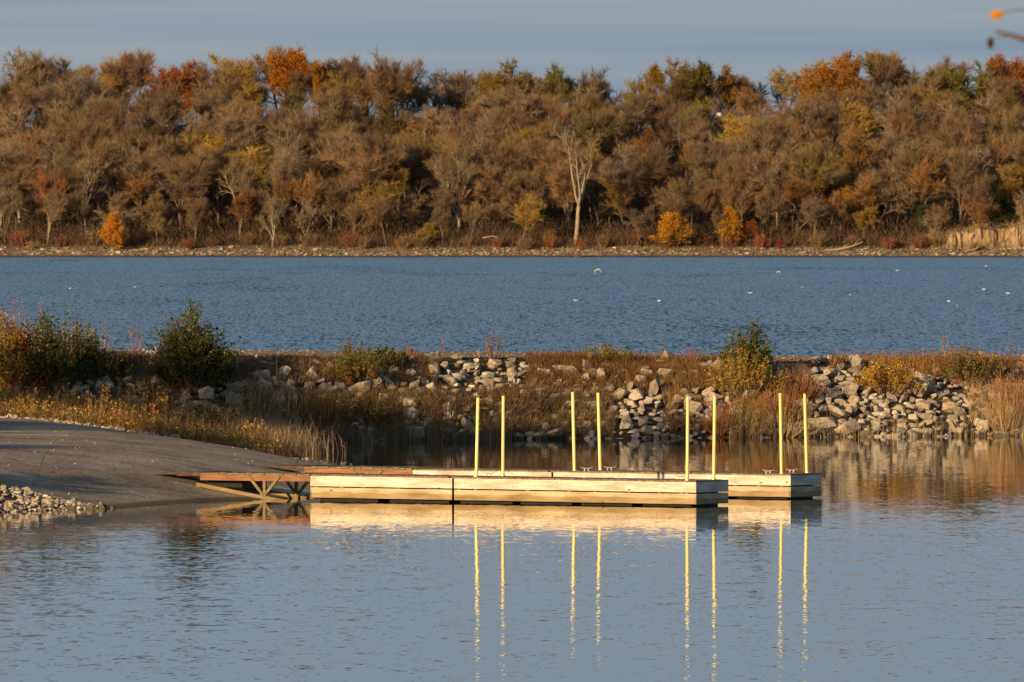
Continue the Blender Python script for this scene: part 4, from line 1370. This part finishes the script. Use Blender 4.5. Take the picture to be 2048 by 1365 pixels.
bush(152, 745, 92, 618, 'green_shrub', 'tall yellow green shrub just right of the far left shrub', 44, 2400, 0.09, [(GREEN, 2, A), (YGREEN, 3, A), (YEL, 1.4, (0.25, 0.75))], shape='shoots', seed=15)
bush(200, 760, 110, 700, 'green_shrub', 'low dark green shrub at the right foot of the yellow green one', 40, 1800, 0.09, [(DKGREEN, 2, A), (YGREEN, 1, A)], seed=16)
bush(722, 775, 90, 690, 'green_shrub', 'low green and orange shrub on the breakwater, left of the poles', 44, 2200, 0.08, [(GREEN, 2, (0.3, 1.1)), (YGREEN, 2, A), (ORG, 1.5, (0, 0.5))], seed=17)
bush(700, 728, 26, 664, 'tall_weed', 'slim tall green weed on the crest left of the poles', 8, 280, 0.08, [(YGREEN, 1, A)], 'weed', 'shoots', 18)
bush(775, 740, 80, 692, 'green_shrub', 'dark low green bush on the crest beside the slim weed', 36, 1500, 0.08, [(DKGREEN, 2, A), (YGREEN, 1, A)], seed=19)
bush(985, 722, 44, 644, 'sapling', 'thin twiggy sapling with few yellowish leaves on the crest', 14, 240, 0.075, [((0.3, 0.2, 0.08), 1, (0.2, 1.1))], 'sapling', 'shoots', 20, (0.24, 0.14, 0.09))
bush(1212, 724, 116, 688, 'bramble', 'arching yellow green bramble on the crest between the poles', 40, 900, 0.085, [(YEL, 1, (0.3, 1.1)), (YGREEN, 2, A)], seed=21)
bush(1472, 765, 46, 644, 'green_shrub', 'left hump of green leaves of the twin shrubs by the poles', 30, 1600, 0.095, [(GREEN, 4.0, (0.3, 1.1)), (YGREEN, 1.4, A), (YEL, 1.0, (0.0, 0.4))], shape='shoots', seed=22)
bush(1510, 768, 60, 636, 'green_shrub', 'right taller hump of the twin green shrubs by the poles', 40, 2400, 0.095, [(GREEN, 4.0, (0.3, 1.1)), (YGREEN, 1.4, A), (YEL, 1.2, (0.0, 0.4))], shape='shoots', seed=42)
bush(1490, 800, 140, 700, 'yellow_shrub', 'spreading yellow leaved shrub below the two humped green one', 54, 1900, 0.09, [(YEL, 2, A), (YGREEN, 1, A), (ORG, 0.5, A)], seed=23, stem_col=(0.3, 0.19, 0.09))
bush(1600, 800, 96, 728, 'red_twig_shrub', 'rust red bare twig shrub high on the bank, by the last poles', 170, 0, 0.1, [], seed=24, stem_col=(0.3, 0.14, 0.07), r=0.014)
bush(1562, 842, 120, 764, 'red_twig_shrub', 'rust red bare twig shrub behind the last pair of poles', 190, 0, 0.1, [], seed=25, stem_col=(0.32, 0.16, 0.075), r=0.014)
bush(1440, 868, 76, 796, 'red_twig_shrub', 'small rust twig shrub at the water edge, left of the last poles', 110, 240, 0.07, [(ORG, 1, A)], seed=26, stem_col=(0.28, 0.12, 0.06), r=0.012)
bush(1568, 876, 132, 816, 'willow_clump', 'fan of bare tan willow stems at the waterline under the red twigs', 120, 0, 0.1, [], seed=27, stem_col=(0.4, 0.28, 0.15), r=0.014)
bush(1490, 876, 90, 800, 'willow_clump', 'olive yellow stems at the waterline between two pairs of poles', 90, 700, 0.07, [((0.26, 0.19, 0.06), 1, A)], seed=28, stem_col=(0.3, 0.2, 0.09), r=0.012)
bush(1936, 772, 96, 690, 'green_shrub', 'rounded olive shrub on the crest near the right edge', 60, 2600, 0.075, [(YGREEN, 2, A), (GREEN, 1.4, (0, 0.6)), ((0.3, 0.17, 0.07), 1.4, (0.4, 1.1))], seed=29, stem_col=(0.3, 0.16, 0.09))
bush(1778, 790, 120, 722, 'yellow_shrub', 'low golden leaved shrub at the top of the bright rocks', 60, 2000, 0.09, [(YEL, 2, A), (ORG, 1, A)], seed=30, stem_col=(0.34, 0.2, 0.1))
bush(2034, 850, 110, 742, 'rusty_shrub', 'tall rusty orange shrub cut by the right edge', 110, 900, 0.07, [(ORG, 1, A), ((0.4, 0.25, 0.09), 2, A)], shape='grass', seed=31, stem_col=(0.38, 0.2, 0.1))
bush(2010, 868, 90, 780, 'willow_clump', 'pale tan twigs at the waterline near the right edge', 110, 0, 0.1, [], seed=32, stem_col=(0.42, 0.29, 0.16), r=0.012)
bush(298, 866, 34, 838, 'green_tuft', 'dark green tuft on the stones along the ramp edge', 22, 500, 0.06, [(DKGREEN, 1, A)], seed=34, cat='tuft')
bush(1015, 830, 130, 745, 'brown_bramble', 'brown bramble with few orange leaves behind the first poles', 80, 800, 0.07, [((0.14, 0.085, 0.04), 3, A), (ORG, 0.6, A)], seed=35, stem_col=(0.14, 0.09, 0.05))
bush(650, 862, 110, 770, 'brown_bramble', 'brown bramble with ochre leaves above the reeds', 70, 1000, 0.07, [((0.16, 0.11, 0.04), 3, A), (YEL, 0.5, A)], seed=36, stem_col=(0.16, 0.1, 0.05))
bush(745, 852, 100, 775, 'brown_bramble', 'olive brown bramble below the large rocks, left of the poles', 70, 1200, 0.07, [((0.13, 0.1, 0.035), 3, A), (YGREEN, 1, A)], seed=37, stem_col=(0.14, 0.09, 0.05))
bush(905, 838, 120, 770, 'brown_bramble', 'dark brown bramble just left of the first pole', 70, 900, 0.07, [((0.1, 0.075, 0.03), 3, A), (ORG, 0.3, A)], seed=38, stem_col=(0.12, 0.08, 0.05))
bush(325, 800, 80, 756, 'brown_bramble', 'russet bramble at the left foot of the large green shrub', 50, 700, 0.07, [((0.2, 0.1, 0.04), 3, A), (ORG, 1, A)], seed=39, stem_col=(0.2, 0.1, 0.05))
bush(215, 815, 90, 768, 'brown_bramble', 'russet bramble among the rocks at left', 50, 700, 0.07, [((0.2, 0.09, 0.04), 3, A), (ORG, 1, A)], seed=40, stem_col=(0.22, 0.1, 0.05))

# tall pinkish dry plants against the water
for k, (px, py, w, top, lab) in enumerate([(36, 690, 54, 574, 'tallest pinkish dry weed at the left edge'), (84, 690, 44, 596, 'pinkish dry weed right of the tallest one'),
                                           (206, 706, 60, 644, 'spreading pinkish dry weed left of the large green shrub'), (276, 706, 40, 644, 'feathery pinkish weed close to the large green shrub'),
                                           (1890, 722, 40, 664, 'thin pink dry weed on the crest near the right edge'), (1322, 724, 10, 680, 'single stalk with a tan seed head on the crest'),
                                           (1385, 724, 36, 690, 'pale dry weed on the crest left of the humped green shrub'), (888, 724, 8, 678, 'single thin pink stalk on the crest left of the poles'),
                                           (820, 722, 30, 688, 'pale feathery weed on the crest left of the poles'), (2020, 720, 50, 676, 'thin pink dry weeds on the crest at the right edge')]):
    bush(px, py, w, top, 'dry_weed', lab + ' , bare and thin'.replace(' ,', ','), 5 if w < 20 else 16, 130 if w > 20 else 40, 0.06, [((0.34, 0.17, 0.12), 1, (0.5, 1.1))], 'weed', 'shoots', 60 + k, (0.34, 0.17, 0.12), 0.009, 'dry weeds on the crest')


# ------------------------------------------------------------------ weeds, grass, reeds, litter: nobody could count these
def scatter(name, label, X, Y, h, palette, width=0.02, lean_=0.3, leaf=None, seed=1, lift=0.0, parts=2):
    rng_ = np.random.default_rng(seed)
    n = len(X)
    Z = np.maximum(surf(X, Y), -0.05) + lift
    B = np.stack([X, Y, Z], 1)
    D = np.stack([rng_.normal(0, lean_, n), rng_.normal(0, lean_, n), np.ones(n)], 1)
    D /= np.linalg.norm(D, axis=1, keepdims=True)
    D *= (h * rng_.uniform(0.5, 1.15, n))[:, None]
    g = Geo()
    g.spikes(B, D, width * rng_.uniform(0.6, 1.5, n), rng_)
    if parts > 1:
        t_ = rng_.uniform(0.3, 0.9, (n, 1))
        E = D * 0.4 + rng_.normal(0, 0.5, (n, 3)) * np.linalg.norm(D, axis=1, keepdims=True) * 0.4
        g.spikes(B + D * t_, E, width * 0.7, rng_)
    o = tag(link(name, g.mesh(name, mat_leaf(name, 0.8, 0.03, 0.15, palette))), label, kind='stuff')
    if leaf:
        nl, size, pal, lo = leaf
        j = rng_.integers(0, n, nl)
        lp = B[j] + D[j] * rng_.uniform(lo, 1.05, (nl, 1)) + rng_.normal(0, 0.05, (nl, 3))
        g = Geo(); g.leaves(lp, size * rng_.uniform(0.6, 1.4, nl), rng_, 0.2)
        l2 = link('leaves', g.mesh('leaves', mat_leaf(name + '_leaf', 0.8, 0.05, 0.35, pal)), o)
        l2['kind'] = 'stuff'
    return o


rng = np.random.default_rng(77)


def bw_pts(n, x0, x1, s0, s1, thr=None, seed=0, fs=0.5):
    x = rng.uniform(x0, x1, n); s = rng.uniform(s0, s1, n)
    y = np.interp(x, BW_X, BW_F) + s * BW_RUN
    if thr is not None:
        k = fbm(x * fs, y * fs, seed) > thr
        x, y = x[k], y[k]
    return x, y


RUSTP = [(0.24, 0.11, 0.05), (0.18, 0.085, 0.04), (0.3, 0.16, 0.06), (0.13, 0.075, 0.035), (0.2, 0.13, 0.05)]
BRNP = [(0.2, 0.13, 0.068), (0.14, 0.092, 0.05), (0.26, 0.17, 0.085), (0.17, 0.135, 0.06), (0.28, 0.14, 0.068)]
TANP = [(0.42, 0.3, 0.17), (0.33, 0.23, 0.12), (0.26, 0.18, 0.1), (0.48, 0.36, 0.21)]
x, y = bw_pts(20000, -23, 24, 0.84, 1.08, -0.12, 1)
k = ~(((x > -11.3) & (x < -6.6)) | ((x > -3.4) & (x < 0.6)) | ((x > 10.5) & (x < 13.5)))
scatter('crest_grass', 'sparse low grass beside the bare gravel of the track', x[~k][::2], y[~k][::2], 0.1, RUSTP, 0.02, 0.35, seed=22)
x, y = x[k], y[k]
scatter('crest_grass', 'short rusty grass along the crest of the breakwater', x, y, 0.28, RUSTP, 0.02, 0.35, seed=2)
x, y = bw_pts(3500, -23, 24, 1.5, 1.75, -0.05, 2)
scatter('crest_grass', 'short rusty grass along the back of the crest', x, y, 0.18, RUSTP, 0.02, 0.35, seed=3)
x, y = bw_pts(16000, -23, -3, 0.62, 0.93, -0.1, 3)
scatter('bank_weeds', 'dark brown weeds under the crest at left', x, y, 0.4, BRNP, 0.022, 0.4, seed=4)
x, y = bw_pts(16000, -10, 4, 0.0, 0.52, -0.14, 4)
scatter('bank_weeds', 'dark brown brush on the lower breakwater, left of the poles', x, y, 0.5, BRNP, 0.022, 0.45, (900, 0.07, [(0.16, 0.11, 0.04), (0.24, 0.12, 0.05), (0.1, 0.09, 0.035)], 0.3), seed=5)
x, y = bw_pts(12000, 0.6, 10.4, 0.55, 1.0, -0.1, 5)
scatter('bank_weeds', 'rusty brown brush on the upper breakwater behind the poles', x, y, 0.42, RUSTP, 0.022, 0.45, (900, 0.06, [(0.22, 0.12, 0.05), (0.2, 0.15, 0.05)], 0.4), seed=6)
x, y = bw_pts(9000, 6, 11, 0.05, 0.85, -0.08, 6)
scatter('bank_weeds', 'ochre dry grass on the breakwater around the last poles', x, y, 0.5, [(0.3, 0.18, 0.08), (0.24, 0.12, 0.05), (0.34, 0.22, 0.09)], 0.02, 0.45, seed=7)
x, y = bw_pts(6500, 12.8, 24, 0.72, 1.02, -0.06, 7)
scatter('bank_weeds', 'orange dry weeds along the crest at right', x, y, 0.5, [(0.36, 0.19, 0.07), (0.3, 0.14, 0.055), (0.4, 0.25, 0.1)], 0.02, 0.4, (1500, 0.07, [(0.42, 0.24, 0.06), (0.36, 0.16, 0.05)], 0.4), seed=8)
x, y = bw_pts(4500, 18.2, 24, 0.1, 0.8, -0.1, 8)
scatter('bank_weeds', 'rusty weeds on the face of the breakwater at the right edge', x, y, 0.6, [(0.4, 0.25, 0.11), (0.34, 0.18, 0.07), (0.46, 0.32, 0.17)], 0.02, 0.4, seed=9)
# single weed clumps with yellow leaves along the ramp edge
WEED = [(6, 838, 60), (34, 836, 46), (62, 842, 66), (100, 844, 40), (128, 846, 74), (165, 850, 52), (196, 856, 84), (236, 860, 56), (262, 862, 96), (312, 872, 78), (338, 876, 108), (372, 880, 60), (400, 886, 92), (436, 892, 70), (470, 900, 96), (505, 905, 60)]
WORDS = ['tall', 'low', 'loose', 'dense', 'leaning', 'ragged', 'spindly', 'full']
for k, (px, py, hp) in enumerate(WEED):
    tone = [YEL, ORG, (0.3, 0.2, 0.06), YEL][k % 4]
    near = 'at the left edge' if px < 50 else 'under the far left shrubs' if px < 180 else 'below the russet bramble' if px < 300 else 'below the large green shrub' if px < 410 else 'beside the reeds'
    bush(px, py - 4, hp * 0.62, py - hp, 'weed_clump', f'{WORDS[(k * 3) % 8]} clump of ' + ['yellow', 'orange', 'brown', 'yellow'][k % 4] + f' leaved weeds by the ramp edge, {near}', 16, 260, 0.105,
         [(tone, 2, (0.25, 1.1)), ((0.2, 0.13, 0.05), 1, A)], 'weed', 'grass', 200 + k, (0.3, 0.2, 0.1), 0.012, 'weed clumps along the ramp edge')
# left bank between the ramp and the breakwater
n = 17000
x = rng.uniform(-24, -7.5, n)
y = ramp_far(x) + 1.2 + rng.uniform(0, 1, n) ** 0.8 * (np.interp(x, BW_X, BW_F) + 3.5 - ramp_far(x) - 1.2)
k = (land(x, y) > -0.1) & (fbm(x * 0.55, y * 0.35, 12) > -0.06)
x, y = x[k], y[k]
scatter('bank_weeds', 'tall brown weeds between the ramp and the breakwater', x, y, 0.8, BRNP + RUSTP[:2], 0.024, 0.28, (2600, 0.1, [(0.5, 0.3, 0.05), (0.42, 0.24, 0.05), (0.3, 0.16, 0.05), (0.18, 0.14, 0.05)], 0.5), seed=10)
n = 2600
x = rng.uniform(-22, -8, n); y = ramp_far(x) + 0.9 + np.abs(rng.normal(0, 2.0, n))
k = land(x, y) > 0.0
scatter('yellow_weeds', 'yellow leaved weeds along the edge of the ramp', x[k], y[k], 0.65, BRNP, 0.02, 0.25, (2600, 0.11, [(0.55, 0.33, 0.05), (0.45, 0.24, 0.05), (0.5, 0.36, 0.1), (0.3, 0.2, 0.05)], 0.55), seed=11)
# reeds in the shallows
n = 3600
y = rng.uniform(436, 466, n); x = np.interp(y, WL[:, 0], WL[:, 1]) + rng.normal(-0.3, 0.8, n)
k = (y > 437)
scatter('reeds', 'dry tan reeds standing in the shallows at left', x[k], y[k], 0.95, TANP, 0.02, 0.1, seed=12)
x = rng.uniform(-9.5, 0, 1500); y = np.interp(x, BW_X, BW_F) - np.abs(rng.normal(0, 0.6, 1500))
scatter('reeds', 'dark reeds along the foot of the breakwater, left of the poles', x, y, 0.7, [(0.2, 0.14, 0.08), (0.14, 0.1, 0.055), (0.28, 0.2, 0.11)], 0.018, 0.1, seed=13)
x = rng.uniform(8.5, 21, 420); y = np.interp(x, BW_X, BW_F) - np.abs(rng.normal(0.2, 0.5, 420))
scatter('reeds', 'thin pale stalks along the waterline at right', x, y, 0.75, TANP, 0.018, 0.13, seed=14)
# fallen leaves on the ramp
n = 420
x = rng.uniform(-20, -6, n); f = np.clip(np.abs(rng.normal(0, 0.35, n)), 0, 0.97); y = ramp_pt(x, f)
k = land(x, y) > 0.02
x, y = x[k], y[k]
g = Geo(); g.leaves(np.stack([x, y, land(x, y) + 0.075 + rng.uniform(0, 0.03, len(x))], 1), rng.uniform(0.04, 0.085, len(x)), rng, 0.8, 0.8)
tag(link('fallen_leaves', g.mesh('fallen_leaves', mat_leaf('fallen_leaves', 0.6, 0.05, 0.0, [(0.3, 0.19, 0.09), (0.24, 0.12, 0.06), (0.38, 0.31, 0.2), (0.16, 0.1, 0.06)]))), 'fallen leaves scattered over the ramp', kind='stuff')


# ------------------------------------------------------------------ dead saplings and a concrete block in the shallows
def sapling(px, py, arms, label, r=0.013):
    D = CAM_Z * F_PX / (py - HOR)
    X = (px - 1024) / F_PX * D
    ppm = F_PX / D
    g = Geo()
    for arm in arms:
        P = [np.array([0, 0, -0.25])] + [np.array([dx / ppm, random.uniform(-0.1, 0.1), dz / ppm]) for dx, dz in arm]
        P = np.array(P)
        rr = np.linspace(r, r * 0.45, len(P))
        g.tubes(P[:-1], P[1:], rr[:-1], rr[1:], 6, True)
    return tag(link('dead_sapling', g.mesh('dead_sapling', M['stem']), None, (X, D, 0)), label, 'sapling', 'dead saplings in the shallows')


sapling(733, 896, [[(-6, 22), (-11, 42)], [(4, 26), (7, 54)], [(5, 10), (8, 16)]], 'bare V shaped sapling in the water left of the concrete block')
sapling(878, 886, [[(-5, 18), (-9, 38)], [(10, 14), (19, 26), (18, 36)], [(0, 10), (2, 16)]], 'bare sapling with one curved arm, right of the concrete block')
sapling(1077, 882, [[(-6, 16), (-14, 28)], [(5, 18), (9, 36)], [(2, 14), (-2, 24)]], 'small bare forked sapling between the first and second pole pairs')
sapling(664, 896, [[(4, 24), (12, 46), (18, 50)], [(-2, 20), (0, 34)]], 'leaning bare sapling at the end of the reeds')
sapling(605, 895, [[(6, 30), (13, 58)], [(-4, 24), (-6, 44)]], 'tall bare sapling among the tan reeds')
sapling(950, 880, [[(-14, 18), (-26, 40)], [(-8, 14), (-16, 26)]], 'bare stem leaning left behind the first pole')
for k, (px, h) in enumerate([(1662, 66), (1700, 34), (1720, 40), (1742, 70), (1786, 44), (1808, 86), (1830, 58), (1848, 52), (1872, 50), (1880, 40)]):
    sapling(px, 876, [[(random.uniform(-2, 4), h * 0.5), (random.uniform(-2, 9), h)]], f'straight bare stalk standing at the waterline before the bright rocks', 0.014)
g = Geo(); g.box((0, 0, 0.15), (0.66, 0.6, 0.75), bevel=0.04)
X, Y = (828 - 1024) / F_PX * 465.0, 465.0
tag(link('concrete_block', g.mesh('concrete_block', M['stone']), None, (X, Y, 0.03), (0, 0, 0.25)), 'square grey concrete block at the foot of the breakwater', 'block')


# ------------------------------------------------------------------ gulls
def gull_mesh(flying):
    g = Geo()
    xs_ = [-0.26, -0.2, -0.08, 0.05, 0.15, 0.2, 0.24, 0.29, 0.31, 0.36]
    rs_ = [0.025, 0.035, 0.075, 0.085, 0.065, 0.045, 0.045, 0.045, 0.02, 0.004]
    zs_ = [0.05, 0.035, 0.01, 0.0, 0.02, 0.05, 0.09, 0.1, 0.095, 0.085] if not flying else [0.0, 0, 0, 0, 0.005, 0.01, 0.015, 0.015, 0.01, 0.0]
    k = 8
    a = np.arange(k) * 2 * math.pi / k
    V = np.concatenate([np.stack([np.full(k, x), np.cos(a) * r * 1.05, z + np.sin(a) * r], 1) for x, r, z in zip(xs_, rs_, zs_)])
    F = [(i * k + j, i * k + (j + 1) % k, (i + 1) * k + (j + 1) % k, (i + 1) * k + j) for i in range(len(xs_) - 1) for j in range(k)]
    g.add(V, F, [list(range(k))[::-1], list(range((len(xs_) - 1) * k, len(xs_) * k))])
    if flying:
        for s in (-1, 1):
            # wing: shoulder, wrist, tip, beating downwards
            st = [(0.08, 0.05, 0.03, 0.17, 0.02), (0.10, 0.28, 0.09, 0.16, 0.018), (0.04, 0.44, -0.12, 0.13, 0.014), (-0.08, 0.56, -0.42, 0.03, 0.006)]
            V = []
            for x, y, z, c, th in st:
                V += [(x, s * y, z), (x - c * 0.5, s * y, z + th), (x - c, s * y, z), (x - c * 0.5, s * y, z - th * 0.4)]
            F = [(i * 4 + j, i * 4 + (j + 1) % 4, (i + 1) * 4 + (j + 1) % 4, (i + 1) * 4 + j) for i in range(3) for j in range(4)]
            g.add(V, F, [(12, 13, 14, 15)])
        g.add([(-0.2, -0.04, 0.01), (-0.2, 0.04, 0.01), (-0.38, 0.09, 0.0), (-0.38, -0.09, 0.0), (-0.2, -0.03, -0.015), (-0.2, 0.03, -0.015)], [(0, 1, 2, 3), (5, 4, 3, 2)])
    else:
        for s in (-1, 1):
            V = [(0.12, s * 0.07, 0.02), (0.0, s * 0.098, 0.04), (-0.3, s * 0.02, 0.075), (0.0, s * 0.05, 0.088)]
            g.add(V, [(0, 1, 2, 3)])
    return g.mesh('gull', M['gull'], True)


GF, GS = gull_mesh(True), gull_mesh(False)
o = link('gull', GF, None, tuple(at(1194, 541, 1150)), (R(18), R(10), R(215)), (1.0,) * 3)
tag(o, 'white gull flying low over the lake with wings beating down', 'gull', 'gulls on the lake')
o = link('gull', GF, None, tuple(at(1557, 544, 1600)), (R(-8), R(5), R(30)), (0.8,) * 3)
tag(o, 'smaller white gull flying over the lake right of the first one', 'gull', 'gulls on the lake')
for k, (px, py) in enumerate([(1795, 542), (1972, 533), (1606, 576), (1500, 587), (1968, 580), (2016, 588), (1700, 591), (1898, 604), (1916, 613), (1152, 602), (1276, 608), (1318, 603), (270, 575), (140, 578), (1018, 689)]):
    D = CAM_Z * F_PX / (py - HOR)
    lab = 'lone white gull floating on the lake at left, nearer the middle' if px == 270 else 'lone white gull floating on the lake closest to the left edge' if px == 140 else \
        'white gull floating just beyond the breakwater, behind the first poles' if px == 1018 else 'small white gull resting on the open lake, in the right half'
    tag(link('gull', GS, None, ((px - 1024) / F_PX * D, D, 0.03), (0, 0, random.uniform(0, 6.28)), (0.45 if px == 1018 else 0.85,) * 3), lab, 'gull', 'gulls on the lake')


# ------------------------------------------------------------------ trees on the left bank whose shadows fall across the ramp and the breakwater
shade = [(-36, 446, 8), (-34, 441, 9), (-38, 436, 10.5), (-35, 431, 12.5), (-39, 427, 14.5), (-36, 422, 16), (-41, 419, 17), (-37, 415, 17.5), (-43, 423, 16.5), (-40, 432, 13),
         (-36, 394, 12), (-33, 387, 10.5), (-31, 357, 7), (-31, 344, 7.5), (-32, 364, 6)]
shade = [q for k, q in enumerate(shade) if k not in (1, 3, 8)]
for k, (x, y, h) in enumerate(shade):
    plant_tree('bank_tree', (x, y, float(land(x, y)) - 0.1), h, 'full' if k > 6 else 'thin' if k in (0, 1, 2, 6) else 'half', (0.3, 0.2, 0.06), 'half bare autumn tree on the flat bank left of the boat ramp', 'trees on the bank left of the ramp', k, 0.95)

# ------------------------------------------------------------------ tree beside the camera: one twig and two leaves reach into the view
bx, by = 4.3, 55.0
bz = float(np.interp(by, [30, 66], [4.2, 0.2]))
t = empty('overhanging_tree', (bx, by, bz), 'near tree with a twig and two orange leaves hanging into the top right corner', 'tree')
g = Geo()
P = np.array([(0, 0, -0.3), (0.05, 0, 2.5), (-0.05, 0.05, 5.5), (0.1, 0, 8.5), (0.05, 0, 10.5)])
rr = np.array([0.16, 0.13, 0.11, 0.07, 0.03])
g.tubes(P[:-1], P[1:], rr[:-1], rr[1:], 8)
link('trunk', g.mesh('trunk', M['bark'], True), t)


def loc_at(px, py, dy=0.0):
    v = at(px, py, by + dy)
    return np.array([v.x - bx, v.y - by, v.z - bz])


g = Geo()
Pb = np.array([P[2] + np.array([0, 0, 0.9]), (-1.0, 0, loc_at(2120, 95)[2]), loc_at(2060, 83), loc_at(2025, 72), loc_at(1990, 63)])
rb = np.array([0.04, 0.024, 0.016, 0.012, 0.006])
g.tubes(Pb[:-1], Pb[1:], rb[:-1], rb[1:], 6)
g.tubes([Pb[1]], [loc_at(2075, 15)], 0.012, 0.004, 5); g.tubes([loc_at(2075, 15)], [loc_at(2004, 26)], 0.0035, 0.002, 4)
g.tubes([Pb[3]], [loc_at(1990, 76)], 0.004, 0.002, 4)
br = link('branch', g.mesh('branch', M['bark'], True), t)


def leaf_obj(px, py, w, h, rot, col):
    g = Geo()
    out = [(-0.5, 0), (-0.2, 0.42), (0.15, 0.5), (0.42, 0.25), (0.5, 0), (0.42, -0.3), (0.1, -0.5), (-0.25, -0.38)]
    V = [(a * w, 0.012 * abs(c) * 4 * w, c * h) for a, c in out] + [(0, -0.004, 0)]
    V += [(a, c + 0.003, e) for a, c, e in V]
    F = [(i, (i + 1) % 8, 8) for i in range(8)] + [(9 + (i + 1) % 8, 9 + i, 17) for i in range(8)]
    g.add(V, F, )
    g.add(np.array(V), [(i, 9 + i, 9 + (i + 1) % 8, (i + 1) % 8) for i in range(8)])
    o = link('leaf', g.mesh('leaf', M['leaf']), br, tuple(loc_at(px, py)), rot, color=col)
    return o


leaf_obj(1993, 30, 0.072, 0.044, (0, R(-10), R(10)), (0.62, 0.24, 0.02))
leaf_obj(1981, 86, 0.052, 0.056, (0, R(25), R(50)), (0.3, 0.13, 0.03))
